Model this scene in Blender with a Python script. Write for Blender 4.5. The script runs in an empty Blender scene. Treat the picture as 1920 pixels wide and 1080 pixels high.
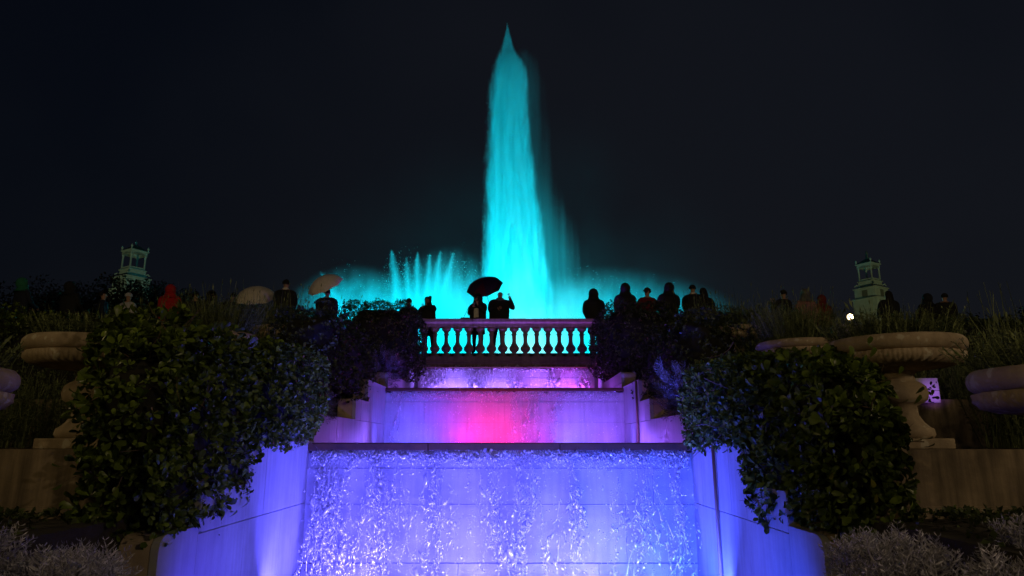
import bpy, bmesh, math, random
import numpy as np
from mathutils import Vector, Matrix, Euler
random.seed(7)
rng = np.random.default_rng(7)
S = bpy.context.scene
C = S.collection
E = 1.65                       # eye height above the lowest ground
CAMX = 0.15
PITCH = math.radians(12.77)

# ------------------------------------------------------------------ camera, sky, lamps
cd = bpy.data.cameras.new('camera'); cam = bpy.data.objects.new('camera', cd); C.objects.link(cam)
cd.lens = 24.0; cd.sensor_width = 36.0; cd.clip_end = 2000; cd.clip_start = 0.05
cam.location = (CAMX, 0, E); cam.rotation_euler = (math.pi/2 + PITCH, 0, 0)
S.camera = cam
S.view_settings.view_transform = 'Standard'; S.view_settings.look = 'None'
S.view_settings.exposure = 0; S.view_settings.gamma = 1
S.view_settings.use_curve_mapping = False
S.cycles.use_denoising = True
S.cycles.max_bounces = 6; S.cycles.diffuse_bounces = 3; S.cycles.glossy_bounces = 2
S.cycles.transmission_bounces = 3; S.cycles.transparent_max_bounces = 14; S.cycles.volume_bounces = 0
S.cycles.sample_clamp_indirect = 2.0
S.cycles.caustics_reflective = False; S.cycles.caustics_refractive = False
S.cycles.volume_max_steps = 256

W = bpy.data.worlds.new('World'); S.world = W; W.use_nodes = True
wn = W.node_tree; bgn = wn.nodes['Background']
sky = wn.nodes.new('ShaderNodeTexSky'); sky.sky_type = 'NISHITA'; sky.sun_disc = False
sky.sun_elevation = math.radians(1.0); sky.sun_rotation = math.radians(180)
wmix = wn.nodes.new('ShaderNodeMix'); wmix.data_type = 'RGBA'; wmix.inputs[0].default_value = 0.03
wnoi = wn.nodes.new('ShaderNodeTexNoise'); wnoi.inputs['Scale'].default_value = 1.3; wnoi.inputs['Detail'].default_value = 3
wrmp = wn.nodes.new('ShaderNodeValToRGB')
wrmp.color_ramp.elements[0].position = 0.35; wrmp.color_ramp.elements[0].color = (0.0015, 0.0024, 0.0056, 1)
wrmp.color_ramp.elements[1].position = 0.70; wrmp.color_ramp.elements[1].color = (0.0056, 0.0066, 0.0105, 1)
wtc = wn.nodes.new('ShaderNodeTexCoord'); wsep = wn.nodes.new('ShaderNodeSeparateXYZ'); wn.links.new(wtc.outputs['Generated'], wsep.inputs[0])
wad = wn.nodes.new('ShaderNodeMath'); wad.operation = 'MULTIPLY_ADD'; wad.inputs[1].default_value = 0.22; wn.links.new(wsep.outputs[0], wad.inputs[0]); wn.links.new(wnoi.outputs['Fac'], wad.inputs[2])
wn.links.new(wad.outputs[0], wrmp.inputs[0]); wn.links.new(wrmp.outputs[0], wmix.inputs[6])
wn.links.new(sky.outputs[0], wmix.inputs[7]); wn.links.new(wmix.outputs[2], bgn.inputs[0])
wmix.inputs[0].default_value = 0.0015
bgn.inputs[1].default_value = 0.85

def lamp(name, kind, loc, color, power, target=None, size=0.1, angle=90, blend=1.0, constant=False, spread=None):
    l = bpy.data.lights.new(name, kind); o = bpy.data.objects.new(name, l); C.objects.link(o)
    o.location = loc; l.color = color; l.energy = power
    if kind == 'SPOT':
        l.spot_size = math.radians(angle); l.spot_blend = blend; l.shadow_soft_size = size
    elif kind == 'POINT': l.shadow_soft_size = size
    elif kind == 'AREA':
        l.size = size
        if spread: l.spread = math.radians(spread)
    if target is not None:
        o.rotation_euler = (Vector(target) - Vector(loc)).to_track_quat('-Z', 'Y').to_euler()
    return o

TEAL = (0.0, 0.60, 0.78)
# floodlights of the great fountain basin, aimed up the jet (Y 45) and into the spray
JX, JY = 0.35, 45.0
lamp('jet_floodlight', 'SPOT', (-9, 29, E+2.6), TEAL, 7.8e4, (JX, JY, E+17), 0.3, 52)
lamp('jet_floodlight', 'SPOT', (9, 29, E+2.6), TEAL, 7.8e4, (JX, JY, E+17), 0.3, 52)
lamp('jet_floodlight', 'SPOT', (0.5, 31, E+2.5), (0.0, 0.66, 0.78), 6.0e4, (JX-1, JY, E+7), 0.3, 75)
lamp('jet_floodlight', 'SPOT', (-8, 34, E+2.5), TEAL, 1.1e5, (-8, JY, E+6), 0.3, 85)
lamp('jet_floodlight', 'SPOT', (9, 34, E+2.5), TEAL, 8.0e4, (9, JY, E+6), 0.3, 85)
lamp('jet_floodlight', 'SPOT', (1.3, 41.5, E+2.5), (0.30, 0.85, 0.9), 9.0e3, (1.0, 45, E+9), 0.3, 90)

WARM = (1.0, 0.62, 0.26)
lamp('street_light', 'POINT', (-7.5, -4.5, E+3.6), (1.0, 0.72, 0.30), 430, size=0.25)
lamp('street_light', 'POINT', (9.0, -4.0, E+3.8), (1.0, 0.74, 0.44), 760, size=0.25)
lamp('added_garden_fill', 'POINT', (1.5, -3.5, E+2.8), (0.85, 0.7, 0.62), 40, size=0.3)  # added neutral fill for the front planting, no fixture stands here

lamp('added_garden_fill', 'POINT', (-10, 5.5, E+5.5), (1.0, 0.74, 0.34), 150, size=0.3)  # added warm fills that lift the upper hedges, lavender and crowd
lamp('added_garden_fill', 'POINT', (11, 5.5, E+5.5), (1.0, 0.74, 0.38), 170, size=0.3)

def wash(x, y, z, sx, col, p, target):  # added strip fill in the basins, spreads light evenly over a cascade wall
    o = lamp('cascade_fill', 'AREA', (x, y, z), col, p, target, sx)
    o.data.shape = 'RECTANGLE'; o.data.size_y = 0.12
    return o
K = 1.0
wash(-1.5, 7.45, E-1.52, 1.6, (0.085, 0.075, 1.0), 165*K, (-1.5, 8.85, E-0.6))
wash(0.1, 7.45, E-1.52, 1.6, (0.095, 0.085, 1.0), 165*K, (0.1, 8.85, E-0.6))
wash(1.6, 7.45, E-1.52, 1.5, (0.035, 0.07, 1.0), 165*K, (1.6, 8.85, E-0.6))
for x, col, p in ((-2.05, (0.14, 0.10, 1.0), 9), (-1.60, (0.22, 0.17, 1.0), 16), (-0.45, (0.20, 0.16, 1.0), 14), (0.35, (0.18, 0.17, 1.0), 9),
                  (1.00, (0.30, 0.24, 1.0), 18), (1.65, (0.12, 0.15, 1.0), 8), (2.15, (0.01, 0.09, 1.0), 16)):
    lamp('cascade_lamp', 'SPOT', (x, 8.0, E-1.52), col, p*3.2*K, (x, 8.85, E-0.85), 0.12, 150)
lamp('cascade_lamp', 'SPOT', (-1.2, 6.3, E-1.50), (0.09, 0.085, 1.0), 200*K, (-2.4, 7.6, E-0.8), 0.3, 125)
lamp('cascade_lamp', 'SPOT', (-1.5, 5.6, E-1.50), (0.07, 0.055, 1.0), 90*K, (-2.4, 5.9, E-1.1), 0.15, 75)
lamp('cascade_lamp', 'SPOT', (1.2, 6.3, E-1.50), (0.06, 0.085, 1.0), 240*K, (2.4, 7.6, E-0.8), 0.3, 125)
lamp('cascade_lamp', 'SPOT', (1.5, 5.6, E-1.50), (0.03, 0.07, 1.0), 110*K, (2.4, 5.9, E-1.1), 0.15, 75)
wash(-1.6, 12.7, E-0.01, 1.2, (0.11, 0.08, 1.0), 48*K, (-1.6, 13.95, E+0.55))
wash(-0.2, 13.1, E-0.01, 1.0, (1.0, 0.01, 0.45), 11*K, (-0.2, 13.95, E+0.55))
wash(1.5, 12.7, E-0.01, 1.4, (0.17, 0.08, 1.0), 54*K, (1.5, 13.95, E+0.55))
for x, col, p in ((-2.1, (0.07, 0.07, 1.0), 12), (-1.55, (0.08, 0.07, 1.0), 10), (-1.0, (0.5, 0.02, 0.9), 6), (-0.85, (0.9, 0.0, 0.55), 8), (-0.35, (1.0, 0.012, 0.06), 24), (0.25, (0.95, 0.03, 0.42), 10),
                  (0.75, (0.75, 0.03, 0.8), 7), (1.30, (0.22, 0.17, 1.0), 12), (2.0, (0.30, 0.08, 1.0), 9)):
    lamp('cascade_lamp', 'SPOT', (x, 13.35, E-0.02), col, p*3.0*K, (x, 13.95, E+0.42), 0.06, 130)
lamp('cascade_lamp', 'POINT', (-2.0, 12.1, E+0.05), (0.20, 0.09, 0.9), 28*K, size=0.03)
lamp('cascade_lamp', 'POINT', (2.0, 12.0, E+0.05), (0.24, 0.09, 1.0), 40*K, size=0.03)
lamp('cascade_lamp', 'POINT', (-1.9, 10.2, E-0.005), (0.26, 0.07, 0.8), 9*K, size=0.03)
lamp('cascade_lamp', 'POINT', (1.9, 10.2, E-0.005), (0.26, 0.07, 0.9), 12*K, size=0.03)
wash(-1.0, 17.55, E+1.06, 1.9, (0.24, 0.12, 1.0), 120*K, (-1.0, 18.0, E+1.7))
wash(1.1, 17.55, E+1.06, 1.9, (0.32, 0.09, 1.0), 115*K, (1.1, 18.0, E+1.7))
for x, col, p in ((-2.0, (0.34, 0.12, 1.0), 9), (-1.0, (0.24, 0.15, 1.0), 9), (0.0, (0.36, 0.16, 1.0), 9), (1.0, (0.40, 0.14, 1.0), 9), (1.9, (0.85, 0.04, 0.7), 12)):
    lamp('cascade_lamp', 'SPOT', (x, 17.6, E+1.10), col, p*3.5*K, (x, 18.0, E+1.55), 0.06, 140)
lamp('cascade_lamp', 'POINT', (-1.8, 15.6, E+1.15), (0.30, 0.08, 1.0), 18*K, size=0.03)
lamp('cascade_lamp', 'POINT', (1.8, 15.6, E+1.15), (0.38, 0.07, 1.0), 18*K, size=0.03)
# dim greenish floodlights at the foot of the far towers
for tx, ty in ((-55, 92), (54, 92)):
    lamp('tower_floodlight', 'SPOT', (tx*0.9, ty-26, E+6), (0.85, 1.0, 0.50), 6500, (tx, ty+8, E+24), 0.4, 50)

# ------------------------------------------------------------------ helpers
def P(u, v, Y):
    """World point on the ray of pixel (u, v) of the 1920x1080 photograph at distance Y."""
    du = (u-960)/1280.0; dv = (540-v)/1280.0
    cy = math.cos(PITCH) - dv*math.sin(PITCH); cz = math.sin(PITCH) + dv*math.cos(PITCH)
    return Vector((CAMX + du/cy*Y, Y, E + cz/cy*Y))

def tag(o, label=None, cat=None, group=None, kind=None):
    if label: o['label'] = label
    if cat: o['category'] = cat
    if group: o['group'] = group
    if kind: o['kind'] = kind
    return o

def empty(name, loc=(0, 0, 0), rz=0.0):
    o = bpy.data.objects.new(name, None); C.objects.link(o); o.location = loc; o.rotation_euler = (0, 0, rz)
    o.empty_display_size = 0.1
    return o

def link(name, me, parent=None, mat=None, loc=None):
    o = bpy.data.objects.new(name, me); C.objects.link(o)
    if parent is not None: o.parent = parent
    if mat is not None and not me.materials: me.materials.append(mat)
    if loc is not None: o.location = loc
    return o

def np_mesh(name, V, F, smooth=False):
    V = np.asarray(V, dtype=np.float32); F = np.asarray(F, dtype=np.int32)
    me = bpy.data.meshes.new(name); k = F.shape[1]
    me.vertices.add(len(V)); me.vertices.foreach_set('co', V.ravel())
    me.loops.add(F.size); me.loops.foreach_set('vertex_index', F.ravel())
    me.polygons.add(len(F)); me.polygons.foreach_set('loop_start', np.arange(0, F.size, k, dtype=np.int32))
    if smooth: me.polygons.foreach_set('use_smooth', np.ones(len(F), dtype=bool))
    me.update(calc_edges=True)
    return me

def bm_mesh(name, bm, smooth=False):
    me = bpy.data.meshes.new(name); bm.to_mesh(me); bm.free()
    if smooth:
        for p in me.polygons: p.use_smooth = True
    return me

def box_bm(bm, lo, hi, bevel=0.0):
    r = bmesh.ops.create_cube(bm, size=1.0)
    vs = r['verts']
    for v in vs:
        v.co = Vector([lo[i] + (v.co[i]+0.5)*(hi[i]-lo[i]) for i in range(3)])
    if bevel > 0:
        es = {e for v in vs for e in v.link_edges}
        bmesh.ops.bevel(bm, geom=list(es), offset=bevel, segments=2, affect='EDGES', profile=0.5)

def box(name, lo, hi, mat, parent=None, bevel=0.0):
    bm = bmesh.new(); box_bm(bm, lo, hi, bevel)
    return link(name, bm_mesh(name, bm), parent, mat)

def lathe_data(prof, n=24, sx=1.0, sy=1.0, cx=0.0, cy=0.0, rib=None):
    V = []; F = []
    for i, (r, z) in enumerate(prof):
        for k in range(n):
            a = 2*math.pi*k/n
            rr = r
            if rib: rr = r + rib(i, a, r)
            V.append((cx + rr*math.cos(a)*sx, cy + rr*math.sin(a)*sy, z))
    for i in range(len(prof)-1):
        for k in range(n):
            k2 = (k+1) % n
            F.append((i*n+k, i*n+k2, (i+1)*n+k2, (i+1)*n+k))
    return V, F

def lathe(name, prof, mat, parent=None, n=24, smooth=True, rib=None, sx=1, sy=1):
    V, F = lathe_data(prof, n, sx, sy, rib=rib)
    me = np_mesh(name, V, F, smooth)
    return link(name, me, parent, mat)

def prism(name, poly, x0, x1, mat, parent=None, bevel=0.0):
    """poly in (y, z), extruded along x."""
    bm = bmesh.new()
    a = [bm.verts.new((x0, p[0], p[1])) for p in poly]; b = [bm.verts.new((x1, p[0], p[1])) for p in poly]
    n = len(poly)
    bm.faces.new(a); bm.faces.new(b[::-1])
    for i in range(n):
        j = (i+1) % n; bm.faces.new((a[j], a[i], b[i], b[j]))
    bmesh.ops.recalc_face_normals(bm, faces=bm.faces)
    if bevel > 0:
        bmesh.ops.bevel(bm, geom=list(bm.edges), offset=bevel, segments=2, affect='EDGES')
    return link(name, bm_mesh(name, bm), parent, mat)

def clip_poly(poly, lo, hi):
    def cut(pts, ax, val, keep_ge):
        out = []
        for i in range(len(pts)):
            p, q = pts[i], pts[(i+1) % len(pts)]
            ip = (p[ax] >= val) == keep_ge or p[ax] == val; iq = (q[ax] >= val) == keep_ge or q[ax] == val
            if ip: out.append(p)
            if ip != iq:
                t = (val-p[ax])/(q[ax]-p[ax]); out.append((p[0]+(q[0]-p[0])*t, p[1]+(q[1]-p[1])*t))
        return out
    for ax, val, ge in ((0, lo[0], True), (0, hi[0], False), (1, lo[1], True), (1, hi[1], False)):
        poly = cut(poly, ax, val, ge)
        if len(poly) < 3: return []
    out = []
    for p in poly:
        if not out or (abs(p[0]-out[-1][0]) + abs(p[1]-out[-1][1])) > 1e-5: out.append(p)
    if len(out) > 2 and abs(out[0][0]-out[-1][0]) + abs(out[0][1]-out[-1][1]) < 1e-5: out.pop()
    return out if len(out) > 2 else []

# ------------------------------------------------------------------ materials
class NT:
    def __init__(self, name):
        self.m = bpy.data.materials.new(name); self.m.use_nodes = True
        self.t = self.m.node_tree; self.b = self.t.nodes.get('Principled BSDF'); self.out = self.t.nodes['Material Output']
    def n(self, typ, **kw):
        nd = self.t.nodes.new(typ)
        for k, v in kw.items(): setattr(nd, k, v)
        return nd
    def l(self, a, b): self.t.links.new(a, b)
    def math(self, op, a, b=None, c=None, clamp=False):
        nd = self.n('ShaderNodeMath', operation=op, use_clamp=clamp)
        for i, x in enumerate((a, b, c)):
            if x is None: continue
            if isinstance(x, (int, float)): nd.inputs[i].default_value = x
            else: self.l(x, nd.inputs[i])
        return nd.outputs[0]
    def noise(self, vec, scale, detail=3, rough=0.55):
        nd = self.n('ShaderNodeTexNoise'); nd.inputs['Scale'].default_value = scale
        nd.inputs['Detail'].default_value = detail; nd.inputs['Roughness'].default_value = rough
        if vec is not None: self.l(vec, nd.inputs['Vector'])
        return nd.outputs['Fac']
    def coord(self, scale=(1, 1, 1), kind='Object'):
        tc = self.n('ShaderNodeTexCoord'); mp = self.n('ShaderNodeMapping'); mp.inputs['Scale'].default_value = scale
        self.l(tc.outputs[kind], mp.inputs[0]); return mp.outputs[0]
    def ramp(self, f, stops):
        r = self.n('ShaderNodeValToRGB'); e = r.color_ramp.elements
        while len(e) < len(stops): e.new(0.5)
        for i, (p, c) in enumerate(stops):
            e[i].position = p; e[i].color = c if len(c) == 4 else (*c, 1)
        self.l(f, r.inputs[0]); return r.outputs[0]
    def bump(self, h, strength=0.3, dist=0.02):
        b = self.n('ShaderNodeBump'); b.inputs['Strength'].default_value = strength; b.inputs['Distance'].default_value = dist
        self.l(h, b.inputs['Height']); self.l(b.outputs[0], self.b.inputs['Normal'])

def stone(name, c1, c2, scale=3.0, rough=0.8, bump=0.3, streak=0.0, spots=0.0):
    m = NT(name); co = m.coord()
    f = m.noise(co, scale, 6, 0.65)
    col = m.ramp(f, [(0.3, c1), (0.7, c2)])
    if streak > 0:
        s = m.noise(m.coord((5, 5, 0.35)), 2.2, 4, 0.6)
        sc = m.ramp(s, [(0.35, (1-streak,)*3), (0.62, (1, 1, 1))])
        mx = m.n('ShaderNodeMix', data_type='RGBA', blend_type='MULTIPLY'); mx.inputs[0].default_value = 1
        m.l(col, mx.inputs[6]); m.l(sc, mx.inputs[7]); col = mx.outputs[2]
    if spots > 0:
        s = m.noise(co, 11, 3, 0.5); sc = m.ramp(s, [(0.60, (0, 0, 0)), (0.66, (1, 1, 1))])
        mx = m.n('ShaderNodeMix', data_type='RGBA'); mf = m.math('MULTIPLY', sc, spots); m.l(mf, mx.inputs[0])
        m.l(col, mx.inputs[6]); mx.inputs[7].default_value = (0.55, 0.52, 0.42, 1); col = mx.outputs[2]
    m.l(col, m.b.inputs['Base Color']); m.b.inputs['Roughness'].default_value = rough
    m.bump(m.noise(co, scale*9, 5, 0.7), bump, 0.01)
    return m.m

def simple(name, col, rough=0.7, metal=0.0, spec=None, var=0.0):
    m = NT(name)
    if var > 0:
        f = m.noise(m.coord(), 14, 4); a = tuple(c*(1-var) for c in col); b = tuple(min(1, c*(1+var)) for c in col)
        m.l(m.ramp(f, [(0.3, a), (0.7, b)]), m.b.inputs['Base Color'])
    else: m.b.inputs['Base Color'].default_value = (*col, 1)
    m.b.inputs['Roughness'].default_value = rough; m.b.inputs['Metallic'].default_value = metal
    if spec is not None: m.b.inputs['Specular IOR Level'].default_value = spec
    return m.m

def leafmat(name, dark, light, rough=0.45, trans=0.15, spec=0.35):
    m = NT(name); g = m.n('ShaderNodeNewGeometry')
    col = m.ramp(g.outputs['Random Per Island'], [(0.0, dark), (0.75, light), (1.0, tuple(min(1, c*1.7) for c in light))])
    m.l(col, m.b.inputs['Base Color']); m.b.inputs['Roughness'].default_value = rough
    m.b.inputs['Specular IOR Level'].default_value = spec
    tr = m.n('ShaderNodeBsdfTranslucent'); m.l(col, tr.inputs[0])
    mx = m.n('ShaderNodeMixShader'); mx.inputs[0].default_value = trans
    m.l(m.b.outputs[0], mx.inputs[1]); m.l(tr.outputs[0], mx.inputs[2]); m.l(mx.outputs[0], m.out.inputs[0])
    return m.m

M = {}
M['panel'] = stone('pale cascade stone', (0.30, 0.295, 0.29), (0.38, 0.375, 0.365), 2.5, 0.6, 0.25, streak=0.17)
M['core'] = stone('joint mortar', (0.10, 0.10, 0.10), (0.16, 0.15, 0.15), 5, 0.9, 0.2)
M['cap'] = stone('ochre coping stone', (0.30, 0.23, 0.15), (0.44, 0.35, 0.24), 4, 0.85, 0.4)
M['slab'] = stone('wet brown lip stone', (0.03, 0.010, 0.002), (0.075, 0.028, 0.005), 6, 0.5, 0.4)
M['wall'] = stone('stained retaining stone', (0.12, 0.09, 0.06), (0.28, 0.215, 0.14), 2.0, 0.9, 0.5, streak=0.6)
M['urn'] = stone('weathered urn stone', (0.24, 0.18, 0.11), (0.42, 0.33, 0.22), 5, 0.85, 0.5, streak=0.2, spots=0.5)
M['bal'] = stone('balustrade stone', (0.19, 0.13, 0.10), (0.28, 0.21, 0.16), 5, 0.8, 0.4, streak=0.3)
M['tower'] = stone('tower stone', (0.34, 0.34, 0.26), (0.46, 0.45, 0.36), 0.8, 0.9, 0.3)
M['towerroof'] = stone('tower roof tile', (0.10, 0.09, 0.06), (0.16, 0.14, 0.10), 1, 0.9, 0.3)
M['soil'] = stone('dark soil', (0.012, 0.010, 0.007), (0.035, 0.028, 0.02), 5, 1.0, 0.8)
M['paving'] = stone('terrace paving', (0.06, 0.055, 0.05), (0.10, 0.09, 0.085), 3, 0.5, 0.2)
M['leaf'] = leafmat('glossy shrub leaf', (0.022, 0.042, 0.006), (0.105, 0.15, 0.020), 0.33, 0.12, 0.22)
M['hedge'] = leafmat('dark hedge leaf', (0.016, 0.026, 0.010), (0.06, 0.08, 0.022))
M['lav'] = leafmat('lavender needle leaf', (0.04, 0.06, 0.025), (0.15, 0.18, 0.07), 0.8)
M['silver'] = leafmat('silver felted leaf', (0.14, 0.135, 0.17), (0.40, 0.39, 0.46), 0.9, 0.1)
M['silver2'] = leafmat('shaded silver leaf', (0.05, 0.048, 0.048), (0.14, 0.13, 0.13), 0.9, 0.1)  # same plant as silver, with the shade put into a darker colour
M['treeleaf'] = leafmat('night tree leaf', (0.018, 0.018, 0.012), (0.06, 0.055, 0.035), 0.8)
M['yellowleaf'] = simple('yellow leaf', (0.30, 0.30, 0.04), 0.5)
M['twig'] = simple('bare twig', (0.12, 0.08, 0.05), 0.9)
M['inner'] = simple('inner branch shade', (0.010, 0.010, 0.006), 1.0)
M['metal'] = simple('dark metal', (0.03, 0.03, 0.03), 0.4, 0.8)
M['pipe'] = simple('aged pipe', (0.20, 0.12, 0.08), 0.6)

# ------------------------------------------------------------------ foliage generators
def norm(a): return a/np.maximum(np.linalg.norm(a, axis=-1, keepdims=True), 1e-9)

def leaves_geo(pos, d, nrm, L, Wd, quad=False):
    """pos, blade direction, blade normal -> folded obovate leaves."""
    side = norm(np.cross(d, nrm)); nrm = norm(np.cross(side, d))
    L = L[:, None]; Wd = Wd[:, None]; N = len(pos)
    b = pos; t = pos + d*L - nrm*L*0.10
    l = pos + d*L*0.62 + side*Wd + nrm*Wd*0.35; r = pos + d*L*0.62 - side*Wd + nrm*Wd*0.35
    if quad:
        V = np.stack([b, l, t, r], 1).reshape(-1, 3); i = np.arange(N)[:, None]*4
        return V, np.concatenate([i+np.array([[0, 1, 2, 3]])], 0)
    m = pos + d*L*0.6
    def e(f, w, sg): return pos + d*L*f + side*Wd*w*sg + nrm*Wd*0.32*w - nrm*L*0.12*f*f
    t = pos + d*L - nrm*L*0.13
    V = np.stack([b, e(.45, .72, 1), e(.78, .92, 1), e(.95, .5, 1), t, e(.95, .5, -1), e(.78, .92, -1), e(.45, .72, -1), m], 1).reshape(-1, 3); i = np.arange(N)[:, None]*9
    F = np.stack([i+np.array([[8, (q+1) % 8, q]]) for q in range(8)], 1).reshape(-1, 3)
    return V, F

def lobes(q, amt, seed):
    r = np.random.default_rng(seed); s = np.zeros(len(q))
    for k in range(7):
        w = r.normal(size=3)*(1.6+0.6*k); s += np.sin(q@w + r.uniform(0, 6.3))/(1.2+0.5*k)
    return 1 + amt*s

def shell(n, c, h, seed, p=5.0, amt=0.07, depth=0.30, zcut=-2):
    """n points in the outer shell of a rounded box: position, outward direction."""
    r = np.random.default_rng(seed); c = np.array(c); h = np.array(h)
    ar = np.array([h[1]*h[2], h[1]*h[2], h[0]*h[2], h[0]*h[2], h[0]*h[1], h[0]*h[1]*0.6]); ar /= ar.sum()
    f = r.choice(6, n, p=ar); q = r.uniform(-1, 1, (n, 3)); ax = f//2; q[np.arange(n), ax] = np.where(f % 2 == 0, 1, -1)
    q[np.arange(n), ax] = np.where(ax == 2, np.where(f == 4, 1, -1), q[np.arange(n), ax])
    lp = (np.abs(q)**p).sum(1)**(1/p); q = q/lp[:, None]
    out = norm(np.sign(q)*np.abs(q)**(p-1)/h)
    k = lobes(q*h*2.2, amt, seed+1)*(1-depth*r.random(n)**2)
    pos = c + q*h*k[:, None]
    return pos, out

def foliage(name, c, h, n, leaf, mat, parent, seed, k=7, quad=False, wr=0.30, amt=0.07, depth=0.3, up=0.45, single=0):
    pos, out = shell(n, c, h, seed, amt=amt, depth=depth)
    r = np.random.default_rng(seed+5)
    ax = norm(out + np.array([0, 0, up]) + r.normal(size=pos.shape)*0.35)
    A = np.repeat(ax, k, 0); Pp = np.repeat(pos, k, 0); N = len(A)
    rv = norm(np.cross(A, r.normal(size=(N, 3)))); th = r.uniform(0.35, 1.45, N)[:, None]
    d = A*np.cos(th) + rv*np.sin(th)
    L = leaf*r.uniform(0.5, 1.3, N)*np.repeat(r.uniform(.7, 1.15, n), k)
    V, F = leaves_geo(Pp + d*L[:, None]*0.15, d, norm(A + r.normal(size=(N, 3))*0.25), L, L*wr, quad)
    me = np_mesh(name, V, F)
    if single > 0:          # the leaves nearest the camera, each a part of its own
        pass
    return link(name, me, parent, mat)

LEAF_ME = {}
def single_leaves(c, h, n, leaf, mat, parent, seed, name='leaf'):
    key = (mat.name, round(leaf, 3))
    if key not in LEAF_ME:
        V, F = leaves_geo(np.zeros((1, 3)), np.array([[0, 0, 1.0]]), np.array([[0, -1.0, 0]]), np.array([leaf]), np.array([leaf*0.32]))
        me = np_mesh('leaf', V, F); me.materials.append(mat); LEAF_ME[key] = me
    pos, out = shell(n*5, c, h, seed, depth=0.04)
    keep = [i for i in range(len(pos)) if out[i][1] < 0.1 or out[i][2] > 0.6][:n]
    r = random.Random(seed)
    for i in keep:
        o = link(name, LEAF_ME[key], parent)
        d = Vector(out[i]) + Vector((r.gauss(0, .6), r.gauss(0, .6)-.2, r.gauss(0.3, .6)))
        o.location = Vector(pos[i]) + Vector(out[i])*0.03
        o.rotation_euler = d.to_track_quat('Z', 'Y').to_euler(); o.scale = (1, 1, 1)*1 if False else Vector((1, 1, 1))*r.uniform(0.8, 1.4)

def inner(c, h, parent, seed, f=0.80):  # solid dark lump closing the foliage, its colour stands for interior shade
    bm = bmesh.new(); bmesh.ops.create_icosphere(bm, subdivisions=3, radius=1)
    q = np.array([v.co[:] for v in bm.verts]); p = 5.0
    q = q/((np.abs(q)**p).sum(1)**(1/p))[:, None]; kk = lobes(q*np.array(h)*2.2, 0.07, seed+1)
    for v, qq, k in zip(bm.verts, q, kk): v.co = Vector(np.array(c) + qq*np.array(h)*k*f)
    return link('inner_shade_mass', bm_mesh('inner_shade_mass', bm, True), parent, M['inner'])

def tubes(name, paths, mat, parent, sides=4):
    """paths: list of (list of points, list of radii)."""
    V = []; F = []
    for pts, rad in paths:
        base = len(V)
        for i, p in enumerate(pts):
            a = pts[min(i+1, len(pts)-1)] - pts[max(i-1, 0)]
            a = a.normalized() if a.length > 1e-9 else Vector((0, 0, 1))
            s = a.orthogonal().normalized(); t = a.cross(s)
            for k in range(sides):
                an = 2*math.pi*k/sides; V.append(tuple(p + (s*math.cos(an) + t*math.sin(an))*rad[i]))
        for i in range(len(pts)-1):
            for k in range(sides):
                k2 = (k+1) % sides
                F.append((base+i*sides+k, base+i*sides+k2, base+(i+1)*sides+k2, base+(i+1)*sides+k))
    return link(name, np_mesh(name, V, F, True), parent, mat)

def twigs(c, h, n, parent, seed, length=0.35):
    pos, out = shell(n, c, h, seed, depth=0.25); r = random.Random(seed); paths = []
    for i in range(n):
        p = Vector(pos[i]); d = (Vector(out[i]) + Vector((r.gauss(0, .7), r.gauss(0, .7), r.gauss(.2, .6)))).normalized()
        pts = [p - d*length*0.7]
        for k in range(4):
            d = (d + Vector((r.gauss(0, .25), r.gauss(0, .25), r.gauss(0, .25)))).normalized(); pts.append(pts[-1] + d*length*0.28)
        paths.append((pts, [0.006, 0.005, 0.004, 0.003, 0.001]))
    return tag(tubes('twig', paths, M['twig'], parent, 3), kind='stuff')

def stems_geo(n, region, hgt, seed, lean=0.25, needles=22, nl=0.035, spikes=0.3, flat=True):
    """lavender / rosemary: upright stems set with needle leaves, some ending in a flower spike."""
    r = np.random.default_rng(seed); (x0, x1), (y0, y1), z = region
    base = np.stack([r.uniform(x0, x1, n), r.uniform(y0, y1, n), np.full(n, z)], 1)
    cxy = np.array([(x0+x1)/2, (y0+y1)/2, 0]); off = (base-cxy)*np.array([1, 1, 0])/np.array([max(x1-x0, .1), max(y1-y0, .1), 1])
    d = norm(np.array([0, 0, 1.0]) + off*lean*2 + r.normal(size=(n, 3))*np.array([.16, .16, 0]))
    H = hgt*r.uniform(0.55, 1.1, n)
    t = r.uniform(0.1, 1, (n, needles)); pp = base[:, None] + d[:, None]*(H[:, None]*t)[..., None]
    pp = pp.reshape(-1, 3); dd = np.repeat(d, needles, 0)
    N = len(pp); rv = norm(np.cross(dd, r.normal(size=(N, 3)))); ld = norm(dd*r.uniform(.5, 1.2, (N, 1)) + rv)
    V, F = leaves_geo(pp, ld, dd, nl*r.uniform(.6, 1.2, N), nl*0.13*np.ones(N), True)
    # stalks as slim blades
    tip = base + d*(H*np.where(r.random(n) < spikes, 1.35, 1.02))[:, None]
    sd = norm(np.cross(d, r.normal(size=(n, 3))))*0.0035
    b = len(V); SV = np.stack([base-sd, base+sd, tip+sd*0.6, tip-sd*0.6], 1).reshape(-1, 3)
    SF = b + np.arange(n)[:, None]*4 + np.array([[0, 1, 2, 3]])
    V = np.concatenate([V, SV]); F = np.concatenate([F, SF])
    sp = r.random(n) < spikes; k = sp.sum()
    if k:
        q0 = tip[sp]-d[sp]*0.10; q1 = tip[sp]; sd = norm(np.cross(d[sp], np.array([[0, 1., 0]]) + r.normal(size=(k, 3))*.1))*0.011
        b = len(V); SV = np.stack([q0, (q0+q1)/2+sd, q1, (q0+q1)/2-sd], 1).reshape(-1, 3)
        SF = b + np.arange(k)[:, None]*4 + np.array([[0, 1, 2, 3]]); V = np.concatenate([V, SV]); F = np.concatenate([F, SF])
    return V, F

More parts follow.
